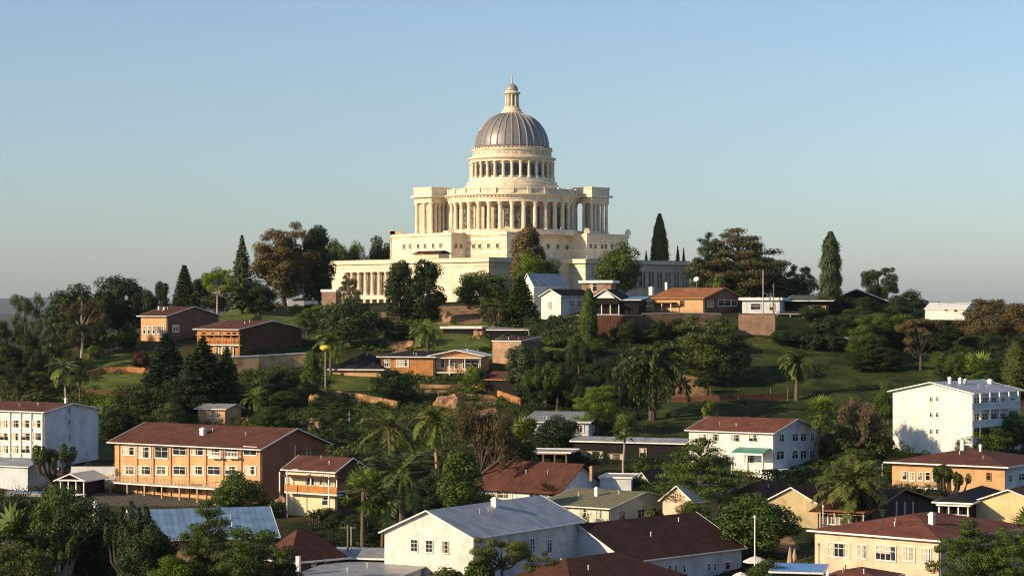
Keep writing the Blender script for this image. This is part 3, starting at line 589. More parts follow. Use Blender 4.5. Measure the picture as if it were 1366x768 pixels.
    def chimney(s, px, top, bot, w, mat='white_paint', Y=None, name='chimney'):
        a = (px-CX)/F
        if Y is None and s.roof in ('gx', 'gy', 'hip'):
            if s.roof == 'gx' or (s.roof == 'hip' and s.L >= s.W): o, d = s.w(0, s.W*.42), (-s.c, s.s)
            else: o, d = s.w(-s.L*.42, 0), (s.s, s.c)
            t = (a*o[1]-o[0])/(d[0]-a*d[1]); Y = o[1]+d[1]*t
        elif Y is None: Y = s.Y+s.W*.3*s.c
        for i in range(400):
            yy = s.Y-8+i*.1; lx, ly = s.loc(a*yy, yy); zr_ = (HY-bot)/F*yy+ZC-s.z
            if not (-s.L < lx < 0 and 0 < ly < s.W): continue
            mb = min(ly, s.W-ly); ml = min(lx+s.L, -lx)
            hr = {'gx': s.ze+(s.zr-s.ze)*mb/(s.W/2), 'gy': s.ze+(s.zr-s.ze)*ml/(s.L/2), 'hip': s.ze+(s.zr-s.ze)*min(mb, ml)/(min(s.L, s.W)/2), 'flat': s.ze, 'shed': s.ze+(s.zr-s.ze)*ly/s.W}[s.roof]
            if zr_ <= hr: Y = yy; break
        x = a*Y; lx, ly = s.loc(x, Y); zt = (HY-top)/F*Y+ZC-s.z; zb = min((HY-bot)/F*Y+ZC-s.z-1.0, s.zr-.4); r = w/2/F*Y*.75
        m = MB().box(lx-r, lx+r, ly-r, ly+r, zb, zt); m.box(lx-r-.06, lx+r+.06, ly-r-.06, ly+r+.06, zt-.22, zt-.08); m.box(lx-r*.6, lx+r*.6, ly-r*.6, ly+r*.6, zt, zt+.12)
        m.build(name, mat, s.rf)
    def deck(s, face, p0, p1, pyf, depth, rail=.9, posts=4, mat='white_paint', railmat=None, down=True, roof=None, slats=True, th=.2, name='balcony', solid=False, roofmat='white_paint', postmat=None):
        u0, zf = s.on(face, p0, pyf, depth); u1, _ = s.on(face, p1, pyf, depth)
        if u0 > u1: u0, u1 = u1, u0
        m = MB(); s.fbox(m, face, u0, u1, zf-th, zf, .002, depth); dk = m.build(name, mat, s.root); r = MB()
        if rail:
            if solid: s.fbox(r, face, u0, u1, zf+.003, zf+rail, depth-.12, depth-.02)
            else:
                s.fbox(r, face, u0, u1, zf+rail-.08, zf+rail, depth-.1, depth-.02); s.fbox(r, face, u0, u1, zf+.08, zf+.14, depth-.09, depth-.03)
                n = int((u1-u0)/.28)
                for i in range(n+1): c = u0+.03+(u1-u0-.06)*i/n; s.fbox(r, face, c-.03, c+.03, zf, zf+rail-.08, depth-.085, depth-.035)
            s.fbox(r, face, u0, u0+.07, zf+rail-.08, zf+rail, .1, depth-.1); s.fbox(r, face, u1-.07, u1, zf+rail-.08, zf+rail, .1, depth-.1)
            r.build('railing', railmat or mat, dk)
        for i in range(posts):
            c = u0+.12+(u1-u0-.24)*i/max(1, posts-1); q = MB()
            if down: s.fbox(q, face, c-.1, c+.1, -3, zf-th-.003, depth-.3, depth-.1)
            if roof: s.fbox(q, face, c-.08, c+.08, zf+.003, zf+roof, depth-.28, depth-.12)
            if q.v: q.build('post', postmat or mat, dk)
        if roof:
            q = MB(); s.fbox(q, face, u0-.2, u1+.2, zf+roof+.003, zf+roof+.18, .003, depth+.2); q.build('porch_roof', roofmat, dk)
        return dk
    def part(s, name, mat, m): return m.build(name, mat, s.root)
    def antenna(s, px, top, bot, Y=None):
        Y = Y or s.Y+s.W/2*s.c; x = (px-CX)/F*Y; lx, ly = s.loc(x, Y); zt = (HY-top)/F*Y+ZC-s.z; zb = (HY-bot)/F*Y+ZC-s.z-.5
        m = MB().tube([(lx,ly,zb),(lx,ly,zt)], [.035,.03], 6)
        for i in range(4): m.box(lx-.5+.08*i, lx+.5-.08*i, ly-.02, ly+.02, zt-.15-.22*i, zt-.12-.22*i)
        m.build('antenna', 'dark_metal', s.rf)
def wall_line(name, pts, mat, label, cat='wall', th=.4, cap=None, group=None, down=2.):
    "pts: (px, py_bottom, py_top)"
    W = []
    for px, pb, pt in pts:
        Y = hit(px, pb) or 500; x, _, zb = wp(px, pb, Y); W.append((x, Y, zb, (HY-pt)/F*Y+ZC))
    o = W[0]; root = None; m = MB(); c = MB()
    for (x0,y0,b0,t0), (x1,y1,b1,t1) in zip(W[:-1], W[1:]):
        dx, dy = x1-x0, y1-y0; l = math.hypot(dx, dy); nx, ny = -dy/l*th, dx/l*th
        def q(e, mm, za, zb_, zc, zd):
            ex, ey = nx*e, ny*e
            v = [(x0-ex-o[0],y0-ey-o[1],za),(x1-ex-o[0],y1-ey-o[1],zb_),(x1+nx+ex-o[0],y1+ny+ey-o[1],zb_),(x0+nx+ex-o[0],y0+ny+ey-o[1],za)]
            v2 = [(v[0][0],v[0][1],zc),(v[1][0],v[1][1],zd),(v[2][0],v[2][1],zd),(v[3][0],v[3][1],zc)]
            mm.add(v+v2, [(0,3,2,1),(4,5,6,7),(0,1,5,4),(1,2,6,5),(2,3,7,6),(3,0,4,7)])
        q(0, m, b0-down-o[2], b1-down-o[2], t0-o[2], t1-o[2])
        if cap: q(.2, c, t0-o[2]+.003, t1-o[2]+.003, t0-o[2]+.22, t1-o[2]+.22)
    if cap:
        root = empty(name, (o[0],o[1],o[2]), 0, label, cat, group); m.build('wall_face', mat, root); c.build('coping', cap, root)
    else: root = tag(m.build(name, mat, loc=(o[0],o[1],o[2])), label, cat, group)
    return root
def pole(name, px, base, top, r, mat, label, cat='pole', Y=None, arms=None, head=None, group=None):
    Y = Y or hit(px, base) or 500; x = (px-CX)/F*Y; z = tz(x, Y); h = (HY-top)/F*Y+ZC-z
    e = empty(name, (x, Y, z), 0, label, cat, group); MB().tube([(0,0,-1),(0,0,h)], [r, r*.75], 8).build('shaft', mat, e)
    if arms:
        for k in range(arms):
            zz = h-.35-.6*k; m = MB().box(-.9, .9, -.05, .05, zz, zz+.1)
            for i in (-.8,-.4,.4,.8): m.box(i-.04, i+.04, -.04, .04, zz+.1, zz+.25)
            m.build('crossarm', mat, e)
    if head == 'lamp':
        m = MB().tube([(0,0,h-.1),(.3,0,h+.15),(1.1,0,h+.25)], [.05,.045,.04], 6); m.build('arm', mat, e); MB().box(.8, 1.5, -.13, .13, h+.18, h+.32).build('lamp_head', 'white_metal', e)
    if head == 'yellow':
        m = MB().lathe([(.1,h-.1),(.6,h+.05),(1.05,h+.4),(1.1,h+.65),(.75,h+1.0),(.25,h+1.15)], n=20); m.build('lamp_head', 'yellow_paint', e, True)
    if head == 'cap': MB().lathe([(r*1.7,h),(r*1.7,h+.12),(r*.4,h+.3)], n=10).build('cap', mat, e)
    return e
# ---------------------------------------------------------------- domed capitol
def px_len(x, y, dx, dy, target):
    a = (target-CX)/F; return (a*y-x)/(dx-a*dy)
def capitol():
    Yc = 625.; S = Yc/F; q = math.sqrt(.5); root_z = 38.5
    e = empty('domed_capitol', (0, Yc, root_z), 0, 'cream stone domed capitol on the hilltop with column rings and grey ribbed dome', 'capitol building')
    def Z(py, Y=Yc): return (HY-py)/F*Y+ZC-root_z
    def walk(p, d, t): l = px_len(p[0], p[1], d[0], d[1], t); return (p[0]+d[0]*l, p[1]+d[1]*l)
    Pn, Pp, Qn, Qp = (-q,q), (q,-q), (-q,-q), (q,q)
    loc = lambda pts: [(x, y-Yc) for x, y in pts]
    # podium
    B = ((652-CX)/F*570, 570.); A = walk(B, Pn, 430); c1 = walk(B, Qp, 762); c2 = walk(c1, Pp, 781); c3 = walk(c2, Qp, 920)
    back1 = (c3[0]-40, c3[1]+40); back0 = (A[0]+30, A[1]+30)
    zp = Z(343, 570); poly = loc([A, B, c1, c2, c3, back1, back0]); pod = MB().prism(poly, -6, zp-2.2)
    P = pod.build('podium', 'stone_cream', e)
    def off(poly, d):
        n = len(poly); out = []
        for i in range(n):
            p0, p1, p2 = poly[i-1], poly[i], poly[(i+1)%n]
            def nrm(a, b): l = math.hypot(b[0]-a[0], b[1]-a[1]); return ((b[1]-a[1])/l, -(b[0]-a[0])/l)
            n1, n2 = nrm(p0,p1), nrm(p1,p2); k = 1+n1[0]*n2[0]+n1[1]*n2[1]; k = max(k, .4)
            out.append((p1[0]+(n1[0]+n2[0])/k*d, p1[1]+(n1[1]+n2[1])/k*d))
        return out
    MB().prism(off(poly,.15), zp-2.2, zp-1.9).prism(off(poly,.05), zp-1.897, zp-1.2).prism(off(poly,.7), zp-1.197, zp-.95).prism(off(poly,.45), zp-.947, zp-.75).prism(off(poly,.1), zp-.747, zp-.12).prism(off(poly,.25), zp-.117, zp).build('cornice', 'stone_cream', P)
    # long face columns: strip frame on AB
    def face_frame(p, d): # origin p world, direction d, outward normal
        nx, ny = d[1], -d[0]
        if nx*(0-p[0])+ny*(0-p[1]) < 0: nx, ny = -nx, -ny
        return lambda u, o, z: (p[0]+d[0]*u+nx*o, p[1]+d[1]*u+ny*o-Yc, z)
    def fb(m, fr, u0, u1, o0, o1, z0, z1):
        m.add([fr(u0,o0,z0),fr(u1,o0,z0),fr(u1,o1,z0),fr(u0,o1,z0),fr(u0,o0,z1),fr(u1,o0,z1),fr(u1,o1,z1),fr(u0,o1,z1)], [(0,3,2,1),(4,5,6,7),(0,1,5,4),(1,2,6,5),(2,3,7,6),(3,0,4,7)])
    fr = face_frame(A, Pp); uu = lambda px: px_len(A[0], A[1], Pp[0], Pp[1], px)
    u0, u1 = uu(463), uu(545); zt, zb_, zs = Z(362, 592), Z(393, 592), Z(400, 592)
    rec = MB()
    def ring(m, pts_prof, n=10): return m
    def column(cx, cy, z0, z1, r, parent=e, mat='stone_cream'):
        h = z1-z0; m = MB().lathe([(r*1.45,z0),(r*1.45,z0+.06*h),(r*1.15,z0+.08*h),(r,z0+.1*h),(r*.97,z0+.5*h),(r*.84,z0+.88*h),(r*1.0,z0+.9*h),(r*1.3,z0+.965*h),(r*1.5,z0+.97*h),(r*1.5,z1)], cx, cy, 12)
        return m.build('column', mat, parent, False)
    nb = 9; zpt = zp-2.2
    for i in range(nb):
        u = u0+(u1-u0)*i/nb; w = (u1-u0)/nb
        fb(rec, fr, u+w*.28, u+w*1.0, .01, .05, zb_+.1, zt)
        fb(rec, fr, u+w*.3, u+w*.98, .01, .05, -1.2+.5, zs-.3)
    rec.build('recess_shade', 'stone_shade', P)  # raised dark panels; shade between the columns is put into their colour
    sur = MB(); fb(sur, fr, u0-.6, u1+1.2, .004, 1.5, zt+.0, zt+1.0); fb(sur, fr, u0-.6, u1+1.2, .006, 1.6, zb_-1.2, zb_-.1)
    for i in range(nb+1): u = u0+(u1-u0)*i/nb; fb(sur, fr, u-.0, u+.9, .008, 1.45, -3, zb_-1.203)
    sur.build('column_surround', 'stone_cream', P)
    for i in range(nb+1):
        u = u0+(u1-u0)*i/nb; x, y, _ = fr(u+.4, .85, 0); column(x, y, zb_-.1, zt, .5)
    # right wing window pairs
    fr = face_frame(c2, Qp); uu = lambda px: px_len(c2[0], c2[1], Qp[0], Qp[1], px)
    for k in range(6):
        pc = 857+k*11.2
        wm = MB(); ww = MB(); ua, ub = uu(pc-3.6), uu(pc+3.6); um = (ua+ub)/2; za, zb2 = Z(384,600), Z(362,600)
        fb(wm, fr, ua-.3, ub+.3, .004, .16, zb2, zb2+.3); fb(wm, fr, ua-.3, ub+.3, .004, .25, za-.3, za)
        for c in (ua-.3, um-.18, ub): fb(wm, fr, c, c+.33, .006, .18, za, zb2)
        w_ = wm.build('window', 'stone_cream', e); fb(ww, fr, ua+.03, ub, .004, .04, za, zb2); ww.build('pane', 'glass_mid', w_)
    # terrace
    Cn = ((676-CX)/F*600, 600.); t1 = walk(Cn, Pn, 622); t2 = walk(t1, Qn, 602); t3 = walk(t2, Pn, 523); t4 = walk(Cn, Qp, 762); t5 = walk(t4, Pp, 783); t6 = walk(t5, Qp, 838)
    bk = (t6[0]-(t6[0]-Cn[0])*1.0, t6[1]+(t6[0]-Cn[0])*1.0); poly = loc([t3, t2, t1, Cn, t4, t5, t6, bk]); zt1 = Z(309.5, 603)
    T = MB().prism(poly, zp-.5, zt1-1.1).build('terrace', 'stone_cream', e)
    MB().prism(off(poly,.1), zt1-1.097, zt1-.8).prism(off(poly,.45), zt1-.797, zt1-.55).prism(off(poly,.12), zt1-.547, zt1).build('cornice', 'stone_cream', T)
    def wins(p, d, pxs, pya, pyb, w, Y, mat='stone_warm'):
        fr = face_frame(p, d)
        for px in pxs:
            u = px_len(p[0], p[1], d[0], d[1], px); m = MB(); g = MB(); za, zb3 = Z(pyb, Y), Z(pya, Y)
            fb(m, fr, u-w-.15, u+w+.15, .004, .2, zb3, zb3+.25); fb(m, fr, u-w-.15, u+w+.15, .004, .25, za-.2, za); fb(m, fr, u-w-.15, u-w, .005, .12, za, zb3); fb(m, fr, u+w, u+w+.15, .005, .12, za, zb3)
            o = m.build('window', 'stone_cream', e); fb(g, fr, u-w, u+w, .004, .03, za, zb3); g.build('pane', 'glass_mid', o)
    wins(t3, Pp, [539,547,558,567,578,588], 325, 331, .5, 612); wins(t2, Qp, [608,615], 325, 331, .5, 606)
    wins(t1, Pp, [632,640,652,664], 325, 331, .65, 604); wins(Cn, Qp, [694,706,731,744,756], 325, 331, .65, 606); wins(t5, Qp, [788,794,803,808,816], 325, 331, .5, 612)
    # small stepped blocks and corner pedestals on the terrace
    for p, nm in ((t3,0),(t2,0),(Cn,0),(t5,0),(t6,0)):
        x, y = p[0], p[1]-Yc+1.2; MB().box(x-.8, x+.8, y-.8, y+.8, zt1+.003, zt1+1.0).box(x-.55, x+.55, y-.55, y+.55, zt1+1.003, zt1+1.5).build('pedestal', 'stone_cream', T)
    # corner turret block far left and the dark-roofed annex
    x, y = t3[0]+.6, t3[1]-Yc+.9
    MB().box(x-1.2, x+2.6, y-.5, y+3, zp-.3, zt1+1.0).build('corner_pier', 'stone_warm', T)
    # stylobate + ring colonnade
    rc = 84*S*.985; z0 = Z(307, 606); z1 = Z(268, 606); y0s = Z(322, 606)
    MB().lathe([(rc+2.2, zt1-.5), (rc+2.2, zt1+.9), (rc+1.5, zt1+.9), (rc+1.5, z0-.5), (rc+1.0, z0-.5), (rc+1.0, z0)], n=72).build('stylobate', 'stone_cream', e)
    MB().lathe([(rc-2.2, z0-.3), (rc-2.2, z1+.3)], n=72).build('inner_wall', 'stone_warm', e)
    nC = 34
    for i in range(nC):
        a = 2*pi*(i+.5)/nC; column(rc*cos(a), rc*sin(a), z0, z1, .62)
        if sin(a) < .4 or True:
            b = 2*pi*i/nC; r1, r2 = rc-2.25, rc-2.05
            if i % 1 == 0:
                m = MB(); da = .055
                m.add([(r*cos(b+s), r*sin(b+s), z) for z in (z0+.8, z1-1.2) for r, s in ((r1,-da),(r2,-da),(r2,da),(r1,da))], [(0,3,2,1),(4,5,6,7),(0,1,5,4),(1,2,6,5),(2,3,7,6),(3,0,4,7)])
                m.build('window', 'glass_mid', e)
    zc = Z(250, 606); h = zc-z1
    MB().lathe([(rc-2.5,z1+.003),(rc+.75,z1+.003),(rc+.75,z1+.16*h),(rc+.9,z1+.17*h),(rc+.9,z1+.36*h),(rc+1.2,z1+.4*h),(rc+1.9,z1+.5*h),(rc+1.9,z1+.56*h),(rc+1.0,z1+.58*h),(rc+1.0,z1+.66*h),(rc+.8,z1+.66*h),(rc+.8,z1+.94*h),(rc+1.0,z1+.95*h),(rc+1.0,z1+h),(rc-1,z1+h),(rc-1,z1+.7*h)], n=96).build('entablature', 'stone_cream', e)
    def gear(m, r0, r1, r2, za, zb, n):
        "one toothed ring: teeth reach r2, gaps r1"
        ang = [2*pi*i/(2*n) for i in range(2*n)]; k = []
        for i, t in enumerate(ang):
            for tt in (t, t+2*pi/(2*n)-.0008): k.append((tt, r2 if i % 2 else r1))
        N_ = len(k); base = len(m.v)
        for z in (za, zb):
            for t, r in k: m.v.append((r*cos(t), r*sin(t), z))
            for t, r in k: m.v.append((r0*cos(t), r0*sin(t), z))
        for i in range(N_):
            j = (i+1) % N_; A0, A1, B0, B1 = base+i, base+j, base+2*N_+i, base+2*N_+j
            m.f += [(A0,A1,B1,B0),(A0,A0+N_,A1+N_,A1),(B0,B1,B1+N_,B0+N_),(A1+N_,A0+N_,B0+N_,B1+N_)]
    den = MB(); gear(den, rc+.85, rc+.93, rc+1.42, z1+.37*h, z1+.455*h, 110); den.build('dentils', 'stone_cream', e)
    for i in range(24):
        par = MB(); a = 2*pi*i/24; x, y = (rc+.9)*cos(a), (rc+.9)*sin(a); ca, sa = cos(a), sin(a)
        par.add([(x+dx*ca-dy*sa, y+dx*sa+dy*ca, z) for z in (z1+.6*h, z1+1.06*h) for dx, dy in ((-.35,-.5),(.3,-.5),(.3,.5),(-.35,.5))], [(0,3,2,1),(4,5,6,7),(0,1,5,4),(1,2,6,5),(2,3,7,6),(3,0,4,7)])
        par.build('parapet_pier', 'stone_cream', e)
    # side porticoes
    for sg, pc in ((-1, 575.5), (1, 789.5)):
        Yn = Yc-5.; sd_ = 24*S/q; cx_ = (pc-CX)/F*Yn; cy_ = (Yn-Yc)+q*sd_; s2 = sd_/2-.55
        def rot(u, v): return (cx_+(u-v)*q, cy_+(u+v)*q)
        def sq(m, h_, za, zb): m.prism([rot(-h_,-h_), rot(h_,-h_), rot(h_,h_), rot(-h_,h_)], za, zb)
        zz0, zz1 = Z(312, 620), Z(270, 620); hh = Z(250.5, 620)-zz1; zz1_ = zz1
        m = MB(); sq(m, s2+.9, zt1-.5, zz0-.5); sq(m, s2+.6, zz0-.497, zz0); m.build('portico_base', 'stone_cream', e)
        m = MB(); sq(m, s2+.5, zz1+.003, zz1+.36*hh); sq(m, s2+1.3, zz1+.363*hh, zz1+.5*hh); sq(m, s2+.6, zz1+.503*hh, zz1+.94*hh); sq(m, s2+.75, zz1+.943*hh, zz1+1.06*hh)
        # link to the ring
        lx0, lx1 = sorted((cx_, sg*(rc-1))); m.box(lx0, lx1, -1.8, 3.2, zz1+.1, zz1+.9*hh); m.box(lx0, lx1, -2.4, 3.6, zz1+.42*hh, zz1+.55*hh)
        m.build('entablature', 'stone_cream', e)
        m = MB().box(lx0, lx1, -2.2, 3.4, zt1-.5, zz0); m.build('portico_base', 'stone_cream', e)
        if sg < 0: MB().box(cx_+1.5, -(rc-1), .6, 2.2, zz0-.01, zz1+.2).build('inner_wall', 'stone_warm', e)
        else: MB().box(rc-1.6, rc+.9, .6, 2.2, zz0-.01, zz1+.2).build('inner_wall', 'stone_warm', e)
        core = MB(); hc = s2*.88 if sg < 0 else s2*.55; core.prism([rot(-hc,-hc), rot(hc,-hc), rot(hc,hc), rot(-hc,hc)], zz0-.01, zz1+.2); core.build('inner_wall', 'stone_warm', e)
        for i in range(5):
            for (u, v) in ((-s2+i*s2/2, -s2), (s2, -s2+i*s2/2)) if i else ((-s2,-s2),):
                x, y = rot(u, v)
                if (u,v) == (s2,-s2) and i == 0: continue
                column(x, y, zz0, zz1, .46)
        column(*rot(-s2, s2), zz0, zz1, .46); column(*rot(-s2, 0), zz0, zz1, .46)
    # drum
    r = lambda px: px*S
    MB().lathe([(r(84)-3, zc-1.5), (r(66), zc-1.5), (r(62.5), Z(251, Yc-10.5)), (r(62.5), Z(246, Yc-10.5)), (r(60.5), Z(245.5, Yc-10.5)), (r(60), Z(241, Yc-10.5)), (r(57.5), Z(240, Yc-10.5)), (r(57), Z(236.5, Yc-10.5)), (r(50), Z(236.5, Yc-10.5))], n=80).build('drum_base', 'stone_cream', e)
    D = MB().lathe([(r(52), Z(237, Yc-10.5)), (r(52), Z(212, Yc-10.5))], n=80).build('drum', 'stone_cream', e)
    nD = 30
    for i in range(nD):
        a = 2*pi*(i+.5)/nD; column(r(54.8)*cos(a), r(54.8)*sin(a), Z(236.5, Yc-10.5), Z(214.5, Yc-10.5), .42)
        b = 2*pi*i/nD; m = MB(); w = .78; pts = [(-w, 0), (w, 0), (w, 2.6)]+[(w*cos(t), 2.6+w*sin(t)) for t in (pi/6, pi/3, pi/2, 2*pi/3, 5*pi/6)]+[(-w, 2.6)]
        zb0 = Z(233.5, Yc-10.5); ca, sa = cos(b), sin(b); ra, rb = r(52)-.1, r(52)+.06
        vs = [(rr*ca-u*sa, rr*sa+u*ca, zb0+z) for rr in (ra, rb) for u, z in pts]; n = len(pts)
        m.add(vs, [tuple(range(n-1,-1,-1)), tuple(range(n,2*n))]+[(k,(k+1)%n,n+(k+1)%n,n+k) for k in range(n)]); m.build('window', 'glass_dark', D)
    MB().lathe([(r(51), Z(214.4, Yc-10.5)), (r(56), Z(214.4, Yc-10.5)), (r(56), Z(212, Yc-10.5)), (r(59), Z(210.2, Yc-10.5)), (r(59), Z(208.5, Yc-10.5)), (r(54), Z(207.5, Yc-10.5)), (r(54), Z(206.5, Yc-10.5)), (r(52.3), Z(206.4, Yc-10.5)), (r(52.3), Z(199.5, Yc-10.5)), (r(54), Z(199, Yc-10.5)), (r(54), Z(197, Yc-10.5)), (r(47), Z(196.8, Yc-10.5))], n=96).build('drum_cornice', 'stone_cream', e)
    at = MB(); gear(at, r(52), r(52.32), r(52.75), Z(204.5, Yc-10.5), Z(201.5, Yc-10.5), 30); at.build('attic_band', 'stone_warm', e)
    fin = MB(); gear(fin, r(52.2), r(52.4), r(53.8), Z(197, Yc-10.5)+.003, Z(194.8, Yc-10.5), 60); fin.build('balustrade', 'stone_warm', e)
    # dome
    rd, zd, hd = r(49), Z(198.6), Z(149.8)-Z(198.6)
    prof = [(rd*cos(t)**.96 if t < pi/2 else 0, zd+hd*sin(t)) for t in np.linspace(0, pi/2*.985, 26)]
    dm = MB().lathe(prof, n=96).build('dome', 'dome_lead', e, True)
    for i in range(30):
        a = 2*pi*(i+.5)/30; MB().tube([(p[0]*cos(a)*1.004, p[0]*sin(a)*1.004, p[1]+.03) for p in prof], [.19*(.35+.65*min(1, p[0]/rd*1.6)) for p in prof], 5).build('rib', 'dome_rib', dm)
    # lantern
    L = MB().lathe([(r(15), Z(153.5)), (r(15), Z(150.5)), (r(13), Z(149.5)), (r(12.5), Z(146.5)), (r(10.5), Z(145.5)), (r(10), Z(142.5)), (r(6), Z(142.5))], n=32).build('lantern', 'stone_cream', e)
    MB().lathe([(r(4.9), Z(142.6)), (r(4.9), Z(127))], n=16).build('lantern_core', 'stone_warm', L)
    for i in range(10): a = 2*pi*(i+.5)/10; MB().lathe([(.42,Z(142.6)),(.36,Z(141)),(.3,Z(128.5)),(.4,Z(127))], r(8)*cos(a), r(8)*sin(a), 8).build('lantern_column', 'stone_cream', L)
    MB().lathe([(r(8), Z(127)), (r(9), Z(126.5)), (r(11.5), Z(125)), (r(11.5), Z(124)), (r(8.8), Z(122.5)), (r(8.4), Z(121.5))], n=28).build('lantern_cornice', 'stone_cream', L)
    MB().lathe([(r(8.3)*cos(t), Z(121.6)+r(9.6)*sin(t)) for t in np.linspace(0, 1.45, 10)], n=28).build('cupola', 'dome_rib', L, True)
    MB().lathe([(r(1.6), Z(113)), (r(1.0), Z(109)), (r(.55), Z(106)), (r(1.1), Z(105)), (r(1.1), Z(104)), (r(.4), Z(103)), (r(.3), Z(96))], n=12).box(-.75, .75, -.1, .1, Z(100.5), Z(99.8)).build('spire', 'stone_warm', L)
    FOOT.append([(A[0]-1, A[1]), (B[0], B[1]-1), (c3[0]+1, c3[1]), (0, 700)])
    return e, zt1
# ---------------------------------------------------------------- camera, light, world
sc_ = bpy.context.scene
cam = bpy.data.cameras.new('camera'); co = bpy.data.objects.new('camera', cam); C.objects.link(co); sc_.camera = co
co.location = (0, 0, ZC); co.rotation_euler = (pi/2, 0, 0); cam.sensor_width = 36; cam.lens = F/1366*36; cam.shift_y = (HY-384)/1366; cam.clip_end = 60000; cam.clip_start = 1
AZ, EL = 242., 22.
w = bpy.data.worlds.new('World'); sc_.world = w; w.use_nodes = True; nt = w.node_tree
sky = nt.nodes.new('ShaderNodeTexSky'); sky.sky_type = 'NISHITA'; sky.sun_disc = False; sky.sun_elevation = R(EL); sky.sun_rotation = R(AZ); sky.air_density = 1.0; sky.dust_density = .7; sky.ozone_density = 4.2; sky.altitude = 100
hs = nt.nodes.new('ShaderNodeHueSaturation'); hs.inputs['Saturation'].default_value = .86; nt.links.new(sky.outputs[0], hs.inputs['Color']); nt.links.new(hs.outputs[0], nt.nodes['Background'].inputs[0]); nt.nodes['Background'].inputs[1].default_value = SKY if 'SKY' in globals() else .112
sl = bpy.data.lights.new('sun', 'SUN'); so = bpy.data.objects.new('sun', sl); C.objects.link(so); sl.energy = 5.0; sl.angle = R(.5); sl.color = (1., .76, .48)
from mathutils import Vector
sd = Vector((sin(R(AZ))*cos(R(EL)), cos(R(AZ))*cos(R(EL)), sin(R(EL)))); so.rotation_euler = sd.to_track_quat('Z', 'Y').to_euler(); so.location = sd*200
sc_.cycles.filter_width = 1.15
sc_.view_settings.view_transform = 'Standard'; sc_.view_settings.look = 'None'; sc_.view_settings.exposure = 0.32
